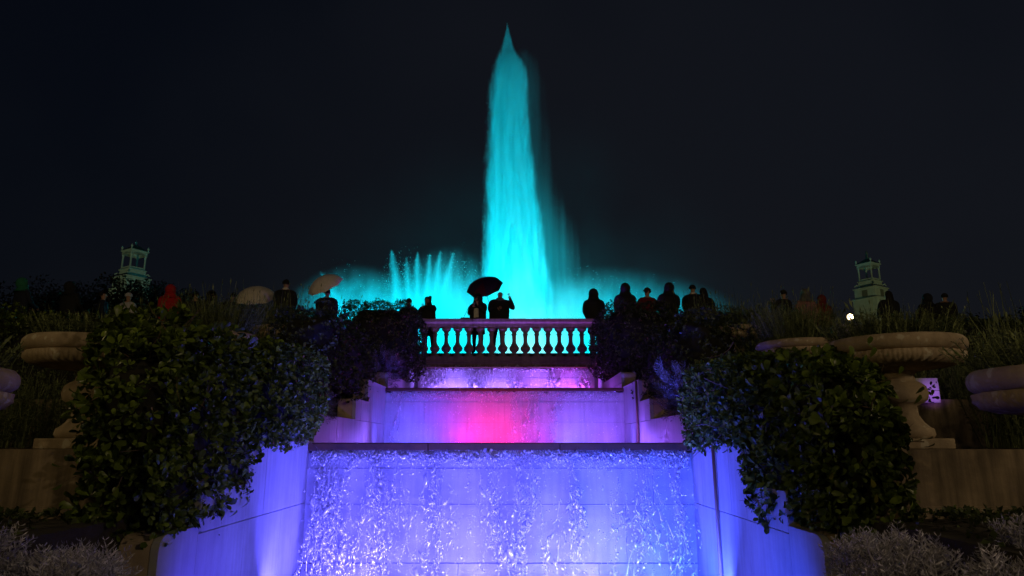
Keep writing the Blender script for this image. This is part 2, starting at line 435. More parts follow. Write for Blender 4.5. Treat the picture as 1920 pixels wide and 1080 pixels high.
def fronds_geo(n, c, h, size, seed):
    """dusty-miller fronds: curved midribs with paired, cut lobes."""
    pos, out = shell(n, c, h, seed, p=2.5, amt=0.2, depth=0.8); r = np.random.default_rng(seed+3)
    A = norm(out + np.array([0, 0, .7]) + r.normal(size=pos.shape)*.35); side = norm(np.cross(A, r.normal(size=A.shape))); nr = norm(np.cross(side, A))
    L = size*r.uniform(.6, 1.2, n)[:, None]; Vs = []; Fs = []; b = 0
    def pt(t): return pos + A*L*t - nr*L*0.35*t*t
    seg = 5
    for i in range(seg):
        t0, t1 = i/seg, (i+1)/seg; w0 = size*0.018*(1-t0*.7); w1 = size*0.018*(1-t1*.7)
        V = np.stack([pt(t0)-side*w0, pt(t0)+side*w0, pt(t1)+side*w1, pt(t1)-side*w1], 1).reshape(-1, 3)
        Vs.append(V); Fs.append(b + np.arange(n)[:, None]*4 + np.array([[0, 1, 2, 3]])); b += 4*n
    for i in range(1, seg+1):
        t = i/(seg+0.3); ll = L*0.42*math.sin(math.pi*(0.22+0.66*t))
        for sg in (-1, 1):
            d = norm(A*0.75 + side*sg + nr*0.25); p0 = pt(t)
            for sub in (0.0, 0.5):
                dd = norm(d + A*(0.9 if sub else 0)); q = p0 + d*ll*sub; l2 = ll*(1 if not sub else .55); wv = norm(np.cross(dd, nr))*l2*0.085
                V = np.stack([q, q+dd*l2*.6+wv, q+dd*l2, q+dd*l2*.6-wv], 1).reshape(-1, 3)
                Vs.append(V); Fs.append(b + np.arange(n)[:, None]*4 + np.array([[0, 1, 2, 3]])); b += 4*n
    return np.concatenate(Vs), np.concatenate(Fs)

# ------------------------------------------------------------------ ground and tiers
def quadsheet(name, x0, x1, y0, y1, z, mat, nx=30, ny=30, amp=0.0, seed=0):
    xs = np.linspace(x0, x1, nx); ys = np.linspace(y0, y1, ny); X, Y = np.meshgrid(xs, ys)
    r = np.random.default_rng(seed); Z = np.full_like(X, z) + amp*r.uniform(-1, 1, X.shape)
    V = np.stack([X, Y, Z], -1).reshape(-1, 3); i = np.arange(nx*ny).reshape(ny, nx)
    F = np.stack([i[:-1, :-1], i[:-1, 1:], i[1:, 1:], i[1:, :-1]], -1).reshape(-1, 4)
    return link(name, np_mesh(name, V, F, amp > 0), None, mat)

g = quadsheet('ground', -600, 600, -60, 900, -0.25, M['soil'], 20, 20); tag(g, kind='structure')
TIERS = [(3.3, 5.35, -0.52), (5.35, 8.95, -0.05), (8.95, 13.2, 0.55), (13.2, 17.6, 1.30)]
for (y0, y1, z) in TIERS:
    for sgn in (-1, 1):
        a, b = (2.72, 30) if sgn > 0 else (-30, -2.72)
        o = box('terrace_soil', (a, y0+0.31, -0.25), (b, y1, E+z-0.03), M['soil']); tag(o, kind='structure')
        # retaining wall at the front of the tier
        w = empty('retaining_wall', (0, 0, 0))
        tag(w, {(-1, 5.35): 'stained ochre stone wall under the left urn with ribbed bowl', (1, 5.35): 'stained ochre stone wall under the right urn with wide ribbed bowl',
                (-1, 3.3): 'low dark stone ledge behind the silver plants at lower left', (1, 3.3): 'low dark stone ledge behind the silver plants at lower right',
                (-1, 8.95): 'dark stone wall behind the big left shrub, second tier', (1, 8.95): 'dark stone wall behind the big right shrub, second tier',
                (-1, 13.2): 'dark stone wall beneath the upper left hedge, third tier', (1, 13.2): 'dark stone wall beneath the upper right hedge, third tier'}[(sgn, y0)], 'wall', 'retaining walls of the garden tiers')
        zb = E + {3.3: -1.65, 5.35: -0.52, 8.95: -0.05, 13.2: 0.55}[y0] - 0.04
        x = 2.72; k = 0
        while x < 14:
            x2 = x + 1.9 + 0.35*((k*7) % 3); s0, s1 = (x, x2) if sgn > 0 else (-x2, -x)
            # one long block with a slightly battered, rolled foot
            poly = [(y0, E+z-0.002*k), (y0+0.30, E+z-0.002*k), (y0+0.30, zb), (y0-0.05, zb), (y0-0.05, zb+0.04), (y0-0.01, zb+0.09)]
            prism('stone_block', poly, s0+0.003, s1-0.003, M['wall'], w, 0.006); x = x2; k += 1
tag(quadsheet('terrace', -60, 60, 18.28, 70, E+2.35, M['paving'], 20, 20), kind='structure')
for sgn in (-1, 1):
    a, b = (2.95, 60) if sgn > 0 else (-60, -2.95)
    tag(box('terrace_bank', (a, 17.1, -0.25), (b, 18.28, E+2.35), M['soil']), kind='structure')

# ------------------------------------------------------------------ cascade walls
def panelled_front(root, Y, x0, x1, courses, joints, thick=0.04, gap=0.004):
    """courses: list of (zlo, zhi); joints: list of x lists per course; panels face -Y."""
    for (zl, zh), js in zip(courses, joints):
        xs = [x0] + js + [x1]
        for a, b in zip(xs[:-1], xs[1:]):
            box('panel', (a+gap, Y-thick, zl+gap), (b-gap, Y, zh-gap), M['panel'], root, gap*0.7)

XW = 2.4
def cascade_wall(label, Y, L, zfoot, cornice, mid, js, top_h=0.10, xr=XW, lip=0.10):
    r = empty('cascade_wall', (0, 0, 0)); tag(r, label, 'wall', 'cascade walls behind the waterfalls')
    box('wall_core', (-xr-0.2, Y, zfoot-0.3), (xr+0.2, Y+0.35, L-top_h-0.02), M['core'], r)
    panelled_front(r, Y, -xr-0.01, xr+0.01, [(zfoot+0.18 if L < E+0.5 else zfoot-0.3, mid), (mid, cornice)], js, gap=0.0025 if L < E+0.5 else 0.0015)
    box('panel', (-xr, Y-0.03, cornice+0.001), (xr, Y, L-top_h-0.024), M['panel'], r, 0.002)
    if L < E+0.5:
        for a, b in ((-xr, -0.5), (-0.5, 1.2), (1.2, xr)): box('foot_stone', (a+.003, Y-0.075, zfoot-0.4), (b-.003, Y, zfoot+0.176), M['panel'], r, 0.006)
    xs = [-xr+0.0, -0.9, 0.75, xr-0.0]
    for a, b in zip(xs[:-1], xs[1:]):
        box('lip_stone', (a+0.002, Y-lip, L-top_h), (b-0.002, Y+0.45, L), M['slab'], r, 0.012)
    return r
cascade_wall('lowest and widest cascade wall, lit violet blue, with panel joints', 8.85, E, E-1.6, E-0.31, E-0.74, [[-1.6, 0.0, 1.55], [-0.8, 1.9]])
cascade_wall('middle cascade wall glowing red and magenta at its centre', 13.95, E+1.08, E-0.1, E+0.80, E+0.40, [[-0.75, 0.9], [-1.6, 0.0, 1.6]], 0.07)
cascade_wall('topmost short cascade wall, lit purple, just under the balustrade', 18.0, E+1.93, E+1.0, E+1.66, E+1.40, [[-0.75, 0.9], [-1.6, 0.0, 1.6]], 0.02, 2.3, 0.26)

def side_wall(label, sgn, segs, zb, mid_z):
    r = empty('side_wall', (0, 0, 0)); tag(r, label, 'wall', 'stepped side walls of the cascade')
    xi = sgn*XW; xo = sgn*(XW+0.30)
    for si, (y0, y1, zt, rad) in enumerate(segs):
        poly = [(y1, zb), (y1, zt)]
        if rad > 0:
            for k in range(7):
                a = math.pi/2*k/6; poly.append((y0 + rad - rad*math.sin(a), zt - rad + rad*math.cos(a)))
        else: poly.append((y0, zt))
        poly.append((y0, zb))
        prism('wall_core', [(p[0]+(0.015 if p[0] <= y0+1e-6 else 0), p[1]-0.03 if p[1] > zb+.1 else p[1]) for p in poly], xi+sgn*0.03, xo-sgn*0.01, M['core'], r)
        prism('coping_stone', [(p[0], p[1]-0.0005) for p in poly], xi+sgn*0.055, xo, M['cap'], r, 0.01)
        rows = [(zb, mid_z), (mid_z, zt+1)] if zt > mid_z+0.08 else [(zb, zt+1)]
        for ri, (za, zc) in enumerate(rows):
            ycur = y0; n = max(1, round((y1-y0)/1.05)); step = (y1-y0)/n; off = 0 if ri == 0 else step*0.45
            cuts = [y0] + [y0 + off + step*i for i in range(0 if off else 1, n)] + [y1]
            for a, b in zip(cuts[:-1], cuts[1:]):
                q = clip_poly(poly, (a+0.003 if a > y0 else a, za+0.003), (b-0.003 if b < y1 else b, zc-0.003))
                if q and b-a > 0.05: prism('panel', q, xi, xi+sgn*0.06, M['panel'], r, 0.0025)
    return r
for sgn, nm in ((-1, 'left'), (1, 'right')):
    side_wall(f'violet lit stepped wall along the {nm} of the lowest waterfall, rounded near end', sgn,
              [(6.85, 8.95, E+0.015, 0.03), (5.85, 6.85, E-0.39, 0.03), (5.22, 5.85, E-0.66, 0.11)], E-1.8, E-0.72)
    side_wall(f'purple stepped wall along the {nm} of the middle waterfall', sgn,
              [(12.2, 14.0, E+1.10, 0.03), (11.3, 12.2, E+0.71, 0.03), (9.0, 11.3, E+0.37, 0.10)], E-0.15, E+0.36)
    side_wall(f'pinkish purple low wall along the {nm} of the topmost waterfall', sgn,
              [(17.0, 18.3, E+1.95, 0.03), (14.1, 17.0, E+1.43, 0.08)], E+0.9, E+1.2)
for x, y, z0, z1, lb in ((2.37, 7.75, E-1.7, E+0.0, 'thin brown pipe upright on the right wall beside the lowest waterfall'),
                         (2.37, 12.3, E-0.1, E+1.08, 'thin brown pipe upright on the right wall beside the middle waterfall')):
    p = lathe('drain_pipe', [(0.0, z0), (0.019, z0), (0.019, z1), (0.0, z1)], M['pipe'], None, 10); p.location = (x, y, 0)
    tag(p, lb, 'pipe')

# water in the basins
def watermat():
    m = NT('basin water'); m.b.inputs['Base Color'].default_value = (0.01, 0.012, 0.02, 1); m.b.inputs['Roughness'].default_value = 0.08
    m.bump(m.noise(m.coord(), 9, 4), 0.6, 0.03); return m.m
M['water'] = watermat()
for x, y0, y1, z in ((2.38, 3.5, 8.80, E-1.62), (2.38, 9.32, 13.90, E-0.04), (2.38, 14.42, 17.95, E+1.04)):
    tag(quadsheet('basin_water', -x, x, y0, y1, z, M['water']), kind='structure')
for y0, y1, zl in ((8.95, 9.35, E), (14.05, 14.45, E+1.08)):
    pass

# ------------------------------------------------------------------ falling water
def foam_mat(name, thin):
    m = NT(name); m.t.nodes.remove(m.b)
    co = m.coord((1, 1, 1)); tc = m.n('ShaderNodeTexCoord')
    at = m.n('ShaderNodeAttribute'); at.attribute_name = 'fall'; f = at.outputs['Fac']
    streak = m.noise(m.coord((9, 3, 1.1)), 1.6, 5, 0.65)
    fine = m.noise(m.coord((16, 10, 5)), 2.0, 4, 0.7)
    a = m.math('ADD', m.math('MULTIPLY', streak, 0.65), m.math('MULTIPLY', fine, 0.5))
    # froth where it leaves the slot (fall = 0), open streaks lower down
    thr = m.math('ADD', m.math('MULTIPLY', m.math('SMOOTH_MIN', f, 0.22, 0.05), 0.85), 0.43)
    al = m.math('MULTIPLY', m.math('SUBTRACT', a, thr), 5.0, clamp=True)
    al = m.math('MAXIMUM', m.math('MULTIPLY', al, m.math('MULTIPLY_ADD', m.math('SMOOTH_MIN', f, 0.15, 0.05), -3.2, 0.72)), thin)
    tr = m.n('ShaderNodeBsdfTransparent'); tl = m.n('ShaderNodeBsdfTranslucent'); df = m.n('ShaderNodeBsdfDiffuse'); gl = m.n('ShaderNodeBsdfGlossy')
    for x in (tl, df): x.inputs[0].default_value = (0.85, 0.87, 0.9, 1)
    gl.inputs['Roughness'].default_value = 0.25
    m1 = m.n('ShaderNodeMixShader'); m1.inputs[0].default_value = 0.45; m.l(tl.outputs[0], m1.inputs[1]); m.l(df.outputs[0], m1.inputs[2])
    m2 = m.n('ShaderNodeMixShader'); m2.inputs[0].default_value = 0.2; m.l(m1.outputs[0], m2.inputs[1]); m.l(gl.outputs[0], m2.inputs[2])
    m3 = m.n('ShaderNodeMixShader'); m.l(al, m3.inputs[0]); m.l(tr.outputs[0], m3.inputs[1]); m.l(m2.outputs[0], m3.inputs[2])
    m.l(m3.outputs[0], m.out.inputs[0]); return m.m
def drop_mat():
    m = NT('falling drop'); m.t.nodes.remove(m.b)
    tl = m.n('ShaderNodeBsdfTranslucent'); df = m.n('ShaderNodeBsdfDiffuse'); gl = m.n('ShaderNodeBsdfGlossy'); tr = m.n('ShaderNodeBsdfTransparent')
    for x in (tl, df): x.inputs[0].default_value = (0.95, 0.95, 0.95, 1)
    gl.inputs['Roughness'].default_value = 0.12
    g = m.n('ShaderNodeNewGeometry')
    m1 = m.n('ShaderNodeMixShader'); m1.inputs[0].default_value = 0.5; m.l(tl.outputs[0], m1.inputs[1]); m.l(df.outputs[0], m1.inputs[2])
    m2 = m.n('ShaderNodeMixShader'); m2.inputs[0].default_value = 0.35; m.l(m1.outputs[0], m2.inputs[1]); m.l(gl.outputs[0], m2.inputs[2])
    m3 = m.n('ShaderNodeMixShader'); m.l(m.math('MULTIPLY_ADD', g.outputs['Random Per Island'], 0.6, 0.45), m3.inputs[0]); m.l(tr.outputs[0], m3.inputs[1]); m.l(m2.outputs[0], m3.inputs[2])
    m.l(m3.outputs[0], m.out.inputs[0]); return m.m
M['drop'] = drop_mat(); M['foam'] = foam_mat('thin foaming water', 0.06)

def blobs_geo(pos, rad, stretch, seed):
    r = np.random.default_rng(seed); bm = bmesh.new(); bmesh.ops.create_icosphere(bm, subdivisions=1, radius=1)
    bv = np.array([v.co[:] for v in bm.verts]); bf = np.array([[v.index for v in f.verts] for f in bm.faces]); bm.free()
    n = len(pos); nv = len(bv)
    V = bv[None]*(1+0.45*r.uniform(-1, 1, (n, nv, 1)))*rad[:, None, None]
    V[:, :, 2] *= stretch[:, None]
    V[:, :, 0] += V[:, :, 2]*r.normal(0, .35, n)[:, None]
    V = (V + pos[:, None]).reshape(-1, 3)
    F = (bf[None] + np.arange(n)[:, None, None]*nv).reshape(-1, 3)
    return V, F

def waterfall(label, Y, L, zt, zb, throw, xr, seed, nstr, rad, nfree, nfroth):
    """Water leaving the slot under the lip at (Y, zt) and thrown forward as it falls to zb."""
    root = empty('waterfall', (0, 0, 0)); tag(root, label, 'waterfall', 'waterfalls of the cascade')
    r = np.random.default_rng(seed); H = zt-zb
    def yy(z, v): return Y - throw*v*np.sqrt(np.clip((zt+0.05-z)/H, 0.0, None))
    # thin curtain
    nx, nz = 260, 60; xs = np.linspace(-xr, xr, nx); ts = np.linspace(0, 1, nz)**1.25
    X, T = np.meshgrid(xs, ts); ph = r.uniform(0, 6.3, 8); fr = r.uniform(2, 16, 8)
    wob = sum(np.sin(X*fr[i]+ph[i]+T*2)/(1+i*.4) for i in range(8))
    bump = np.abs(np.sin(X*7.5+ph[0]+np.sin(X*3)))*0.05 + np.abs(np.sin(X*12.1+ph[1]))*0.03
    Z = zt + bump*np.exp(-T*18)*0.9 - T*H
    Yc = yy(Z, 0.55+0.05*wob) - 0.02
    X2 = X*(1+0.02*T) + 0.01*wob
    V = np.stack([X2, Yc, Z], -1).reshape(-1, 3); i = np.arange(nx*nz).reshape(nz, nx)
    F = np.stack([i[:-1, :-1], i[:-1, 1:], i[1:, 1:], i[1:, :-1]], -1).reshape(-1, 4)
    me = np_mesh('water_curtain', V, F, True); at = me.attributes.new('fall', 'FLOAT', 'POINT'); at.data.foreach_set('value', T.ravel().astype(np.float32))
    link('water_curtain', me, root, M['foam'])
    # ropes of water breaking into drops, gathered in bundles
    ps = []; rs = []; st = []; ropes = []
    nb = max(5, nstr//4); bx_ = np.sort(np.concatenate([r.uniform(-xr*0.96, xr*0.96, nb-6), r.uniform(-xr*.97, -xr*.86, 3), r.uniform(xr*.86, xr*.97, 3)]) if nb > 12 else r.uniform(-xr*.96, xr*.96, nb)); bs = r.normal(0, 0.09, nb); bw = r.uniform(0.008, 0.06, nb)
    for s in range(nstr):
        b_ = int(r.integers(nb)); x = bx_[b_] + r.normal(0, bw[b_]); v = r.uniform(0.75, 1.2); sl = bs[b_] + r.normal(0, 0.05); n = int(r.integers(18, 55)); t0 = abs(r.normal(0, .25)); t1 = min(1.05, t0+r.uniform(.25, 1.0))
        t = np.sort(t0 + (t1-t0)*r.random(n)**0.8); wx = np.cumsum(r.normal(0, 0.008, n))
        z = zt - t*H + r.normal(0, .01, n); X0 = x + sl*t*H + wx
        ps.append(np.stack([X0 + r.normal(0, .006+.018*t, n), yy(z, v) + r.normal(0, .012, n), z], 1))
        rs.append(rad*r.lognormal(-.35, .55, n)*(0.55+0.6*t)); st.append(r.uniform(0.9, 3.0, n))
        k = 0
        while k < n-4:
            L_ = int(r.integers(4, 12)); seg = list(range(k, min(n, k+L_)))
            if r.random() < 0.75 and len(seg) > 3:
                pts = [Vector((X0[q], float(yy(np.array(z[q]), v)), z[q])) for q in seg]; m_ = len(pts)
                ropes.append((pts, [rad*0.5*math.sin(math.pi*(q+.35)/m_)*r.uniform(.5, 1.5) for q in range(m_)]))
            k += L_
    o = tubes('water_ropes', ropes, M['drop'], root, 4); o['kind'] = 'stuff'
    t = r.random(nfree)**0.9; z = zt - t*H; v = r.uniform(.6, 1.6, nfree)
    ps.append(np.stack([r.uniform(-xr, xr, nfree), yy(z, v), z], 1)); rs.append(rad*0.6*r.lognormal(0, .4, nfree)); st.append(r.uniform(.8, 1.8, nfree))
    V, F = blobs_geo(np.concatenate(ps), np.concatenate(rs), np.concatenate(st), seed+1)
    o = link('falling_drops', np_mesh('falling_drops', V, F, True), root, M['drop']); o['kind'] = 'stuff'
    # froth tufts at the slot
    x = r.uniform(-xr, xr, nfroth); top = zt + np.abs(np.sin(x*7.5+ph[0]+np.sin(x*3)))*0.05 + np.abs(np.sin(x*12.1+ph[1]))*.03
    z = top + .03*(r.random(nfroth) < .08)*r.random(nfroth) - np.abs(r.normal(0, .085 if H > 1 else .06, nfroth)); P0 = np.stack([x, yy(z, r.uniform(.35, 1.1, nfroth)), z], 1)
    V, F = blobs_geo(P0, rad*0.75*r.lognormal(-.1, .45, nfroth), r.uniform(.7, 2.2, nfroth), seed+2)
    o = link('froth', np_mesh('froth', V, F, True), root, M['drop']); o['kind'] = 'stuff'
    return root
waterfall('lowest and widest waterfall, violet blue, breaking into bright drops', 8.80, E, E-0.13, E-1.66, 0.34, 2.34, 11, 200, 0.0100, 1500, 10500)
waterfall('middle waterfall, thin sheet glowing red and magenta at its centre', 13.90, E+1.08, E+0.98, E-0.04, 0.16, 2.28, 23, 30, 0.0065, 900, 6500)
waterfall('topmost short waterfall just under the balustrade, purple foam', 17.95, E+1.93, E+1.90, E+1.05, 0.20, 2.22, 37, 120, 0.012, 900, 4200)

# ------------------------------------------------------------------ balustrade
bal = empty('balustrade', (0, 0, 0)); tag(bal, 'stone balustrade with bulbous balusters above the topmost waterfall', 'balustrade')
XB = 2.42; YB = 18.1
xs = [-XB-0.5, -0.9, 0.65, XB+0.5]
for a, b in zip(xs[:-1], xs[1:]):
    poly = [(YB-0.17, E+3.23), (YB+0.17, E+3.23), (YB+0.17, E+3.14), (YB+0.12, E+3.10), (YB+0.12, E+3.01), (YB-0.12, E+3.01), (YB-0.12, E+3.10), (YB-0.17, E+3.14)]
    prism('hand_rail', poly, a+0.003, b-0.003, M['bal'], bal, 0.008)
    box('plinth_stone', (a+0.003, YB-0.16, E+1.95), (b-0.003, YB+0.16, E+2.22), M['bal'], bal, 0.01)
    box('plinth_moulding', (a+0.003, YB-0.20, E+2.06), (b-0.003, YB-0.162, E+2.10), M['bal'], bal, 0.008)
z0 = E+2.222
prof = [(0, 0), (0.125, 0), (0.125, 0.045), (0.10, 0.06), (0.062, 0.085), (0.055, 0.105), (0.075, 0.13), (0.118, 0.17), (0.134, 0.215), (0.125, 0.26), (0.088, 0.31), (0.060, 0.36), (0.050, 0.42), (0.050, 0.5),
        (0.056, 0.575), (0.074, 0.59), (0.074, 0.61), (0.056, 0.622), (0.058, 0.65), (0.085, 0.69), (0.118, 0.715), (0.12, 0.788), (0, 0.788)]
V, F = lathe_data(prof, 16); bme = np_mesh('baluster', V, F, True); bme.materials.append(M['bal'])
xb0 = -2.21
for k in range(16):
    o = link('baluster', bme, bal); o.location = (xb0 + 0.302*k, YB, z0)

# ------------------------------------------------------------------ urns
def make_urn(loc, label, plant_seed, hgt=0.93, R=0.63, dens=1.0, ph=0.42, zs=1.0):
    u = empty('stone_urn', loc); u.scale = (0.87, 0.87, zs); tag(u, label, 'urn', 'ribbed stone urns on the garden tiers')
    z = hgt
    box('plinth', (-0.305, -0.305, 0), (0.305, 0.305, 0.085), M['urn'], u, 0.01)
    lathe('stem', [(0.0, 0.085), (0.255, 0.085), (0.275, 0.12), (0.265, 0.165), (0.235, 0.18), (0.19, 0.22), (0.15, 0.28), (0.145, 0.36), (0.20, 0.38), (0.245, 0.41), (0.26, 0.46), (0.245, 0.52), (0.20, 0.555),
                    (0.16, 0.57), (0.15, 0.62), (0.19, 0.66)], M['urn'], u, 28)
    prof = [(0.16, 0.655), (0.30, 0.672), (0.47, 0.69), (0.56, 0.712), (0.60, 0.75), (0.602, 0.795), (0.575, 0.805)]
    def rib(i, a, r):
        if i in (0, 6): return 0
        return 0.034*abs(math.sin((a+ (prof[i][1]-0.7)*1.6)*24)) - 0.01
    lathe('ribbed_bowl', prof, M['urn'], u, 384, rib=rib)
    lathe('rim', [(0.575, 0.803), (0.60, 0.808), (0.632, 0.83), (0.645, 0.865), (0.638, 0.90), (0.61, 0.928), (0.575, 0.93), (0.555, 0.915), (0.54, 0.86), (0, 0.86)], M['urn'], u, 48)
    p = empty('urn_plant', loc)
    V, F = stems_geo(int(520*dens), ((-0.36, 0.36), (-0.36, 0.36), 0.86*zs), ph, plant_seed, 0.45, 20, 0.032, 0.12)
    link('stems', np_mesh('stems', V, F), p, M['lav'])
    return u, p
urns = [((-3.51, 6.0, E-0.05), 'ochre stone urn at left, its whole stem and square plinth showing beside the big shrub', 'feathery green plant filling the left urn on the ochre wall', 1, 0.27),
        ((3.52, 6.0, E-0.05), 'widest looking stone urn at right, square plinth on the ochre wall', 'rosemary and tall stalks filling the widest right urn', 2, 0.30),
        ((-3.22, 3.75, E-0.52), 'stone urn cut by the left picture edge, only its bowl tip showing', 'low plant in the urn cut by the left picture edge', 3, 0.25),
        ((3.36, 3.85, E-0.52), 'stone urn cut by the right picture edge, diagonal ribs on its bowl', 'dark rosemary in the urn cut by the right picture edge', 4, 0.30),
        ((4.15, 9.5, E+0.53), 'second stone urn to the right of the cascade, pale lichen spots on its rim', 'tall lavender in the second urn right of the cascade', 5, 0.55),
        ((4.55, 13.5, E+1.30), 'farthest stone urn on the right, half hidden behind a shrub', 'green plant in the farthest right urn', 6, 0.45),
        ((-4.45, 13.5, E+1.30), 'farthest stone urn on the left, only its rim showing in the hedge', 'lavender in the farthest left urn', 7, 0.5),
        ((-4.0, 9.5, E+0.55), 'second stone urn left of the cascade, hidden by the big shrub', 'lavender above the hidden second left urn', 8, 0.55)]
for loc, lu, lp, sd, ph in urns:
    u, p = make_urn(loc, lu, sd, ph=ph, zs=0.9 if sd == 5 else 1.0); tag(p, lp, 'plant', 'plants growing in the urns')

# ------------------------------------------------------------------ shrubs and hedges
def shrub(name, label, cat, c, h, n, leaf, mat, seed, k=7, group=None, quad=False, singles=0, tw=0, amt=0.07, wr=0.3, up=.45):
    zb = c[2]-h[2]; r = empty(name, (c[0], c[1], zb)); tag(r, label, cat, group); cc = (0, 0, h[2])
    foliage('foliage', cc, h, n, leaf, mat, r, seed, k=k, quad=quad, amt=amt, wr=wr, up=up)
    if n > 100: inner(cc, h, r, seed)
    if singles: single_leaves(cc, h, singles, leaf*1.05, mat, r, seed+9)
    if tw: twigs(cc, h, tw, r, seed+4)
    return r
G1 = 'clipped evergreen shrubs beside the cascade'
shrub('evergreen_shrub', 'largest left shrub, glossy leaves hanging over the rounded wall end', 'shrub', (-2.72, 6.0, E+0.12), (0.33, 1.02, 0.86), 2000, 0.072, M['leaf'], 101, 8, G1, singles=150, tw=70)
shrub('evergreen_shrub', 'largest right shrub, glossy leaves and a few yellow ones', 'shrub', (2.74, 6.0, E-0.04), (0.33, 1.02, 0.70), 2000, 0.072, M['leaf'], 102, 8, G1, singles=150, tw=70)
shrub('evergreen_shrub', 'violet tinted left shrub beside the lip of the lowest waterfall', 'shrub', (-2.62, 7.80, E+0.50), (0.44, 1.1, 0.53), 2300, 0.06, M['leaf'], 103, 8, G1, tw=40)
shrub('evergreen_shrub', 'violet tinted right shrub beside the lip of the lowest waterfall', 'shrub', (2.74, 7.75, E+0.40), (0.46, 1.1, 0.50), 2300, 0.06, M['leaf'], 104, 8, G1, tw=40)
shrub('evergreen_shrub', 'dark left shrub beside the middle waterfall', 'shrub', (-2.98, 11.5, E+1.36), (0.58, 1.9, 0.66), 2600, 0.05, M['hedge'], 105, 7, G1, quad=True)
shrub('evergreen_shrub', 'dark right shrub beside the middle waterfall', 'shrub', (3.06, 11.4, E+1.28), (0.60, 1.8, 0.62), 2600, 0.05, M['hedge'], 106, 7, G1, quad=True)
shrub('hedge', 'tall clipped hedge block at the left end of the balustrade', 'hedge', (-2.85, 15.9, E+2.28), (0.85, 1.65, 0.80), 5200, 0.045, M['hedge'], 107, 7, G1, quad=True, amt=.04)
shrub('hedge', 'tall clipped hedge block at the right end of the balustrade', 'hedge', (2.95, 15.9, E+2.26), (0.85, 1.65, 0.80), 5200, 0.045, M['hedge'], 108, 7, G1, quad=True, amt=.04)
rs_ = [o for o in C.objects if o.get('label', '').startswith('largest right shrub')][0]
for k, (u, v, Y) in enumerate(((1633, 897, 4.98), (1644, 925, 5.0), (1563, 886, 5.0), (1686, 905, 5.02), (1535, 900, 5.05))):
    V, F = leaves_geo(np.zeros((1, 3)), np.array([[.3, 0, -1.0]])/1.044, np.array([[0, -1.0, 0.1]]), np.array([.065]), np.array([.022]))
    me = np_mesh('yellow_leaf', V, F); o = link('yellow_leaf', me, rs_, M['yellowleaf']); o.location = P(u, v, Y) - rs_.location; o.rotation_euler = (0, 0.6*k, 0.3*k)

# silver dusty-miller clumps
def silver(label, c, h, n, size, seed, name='silver_plant', z2=False):
    r = empty(name, (c[0], c[1], c[2]-h[2])); tag(r, label, 'plant', 'silver felted plants')
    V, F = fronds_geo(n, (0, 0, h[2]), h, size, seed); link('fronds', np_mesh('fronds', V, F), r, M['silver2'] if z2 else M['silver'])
    return r
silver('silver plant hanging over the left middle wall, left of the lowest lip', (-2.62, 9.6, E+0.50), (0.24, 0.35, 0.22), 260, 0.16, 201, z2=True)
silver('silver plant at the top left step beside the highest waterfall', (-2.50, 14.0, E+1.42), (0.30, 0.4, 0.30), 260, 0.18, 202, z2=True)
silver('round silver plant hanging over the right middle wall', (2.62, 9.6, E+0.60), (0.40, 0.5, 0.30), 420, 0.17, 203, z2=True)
for k, (x, y, z, sx, n) in enumerate(((-2.95, 3.75, E-0.70, 0.38, 420), (-2.35, 4.05, E-0.86, 0.30, 330), (-2.62, 3.3, E-0.88, 0.32, 360), (2.30, 4.1, E-0.84, 0.30, 330), (3.20, 3.75, E-0.70, 0.42, 460), (2.72, 3.5, E-0.86, 0.36, 400))):
    lb = ['big grey silver plant in the lower left corner', 'small purplish silver plant beside the rounded left wall end', 'low silver plant at the bottom edge, left corner',
          'small purplish silver plant beside the rounded right wall end', 'big pale silver plant in the lower right corner', 'low silver plant at the bottom edge, right corner'][k]
    silver(lb, (x, y, z-0.01), (sx, 0.35, 0.22), int(n*2.4), 0.14, 210+k)

for sgn, nm in ((-1, 'left'), (1, 'right')):
    gc = empty('ground_cover', (sgn*4.4, 4.5, E-0.55)); gc['kind'] = 'stuff'
    foliage('low_leaves', (0, 0, 0), (1.65, 0.8, 0.07), 1500, 0.05, M['hedge'], gc, 260+sgn, k=6, quad=True)
# lavender beds and outer hedges
def bed(label, xr, yr, z, hgt, n, seed, sp=0.3, nl=0.045, needles=18):
    r = empty('lavender_bed', ((xr[0]+xr[1])/2, (yr[0]+yr[1])/2, z)); tag(r, label, 'plants', 'lavender beds')
    cx, cy = r.location.x, r.location.y
    V, F = stems_geo(n, ((xr[0]-cx, xr[1]-cx), (yr[0]-cy, yr[1]-cy), 0), hgt, seed, 0.08, needles, nl, sp); link('stems', np_mesh('stems', V, F), r, M['lav'])
    r['kind'] = 'stuff'
bed('lavender bed left of the cascade in front of the crowd', (-6.2, -3.3), (10.2, 13.0), E+0.55, 1.25, 1800, 301)
bed('lavender bed right of the cascade on the second tier', (3.6, 6.4), (10.2, 13.0), E+0.55, 1.15, 1800, 302)
bed('upper left lavender bed behind the hedge block', (-7.5, -3.8), (14.2, 16.1), E+1.3, 1.45, 2200, 303)
bed('upper right lavender bed behind the hedge block', (3.9, 6.9), (14.2, 16.2), E+1.3, 1.40, 2200, 304)
bed('rosemary bed at far right above the wide urn', (6.1, 8.8), (6.8, 8.7), E-0.05, 1.15, 1500, 305, 0.15)
bed('rosemary clump right beside the wide urn', (4.75, 6.0), (6.2, 6.9), E-0.05, 1.1, 800, 308, 0.2)
bed('rosemary bed at far left behind the left urn', (-8.2, -4.6), (6.8, 8.7), E-0.05, 0.75, 1400, 306, 0.1)
bed('lavender clump at far right with pale stalks', (6.6, 10.0), (9.8, 12.6), E+0.55, 0.95, 1600, 307, 0.3)
G2 = 'outer clipped hedges on the tiers'
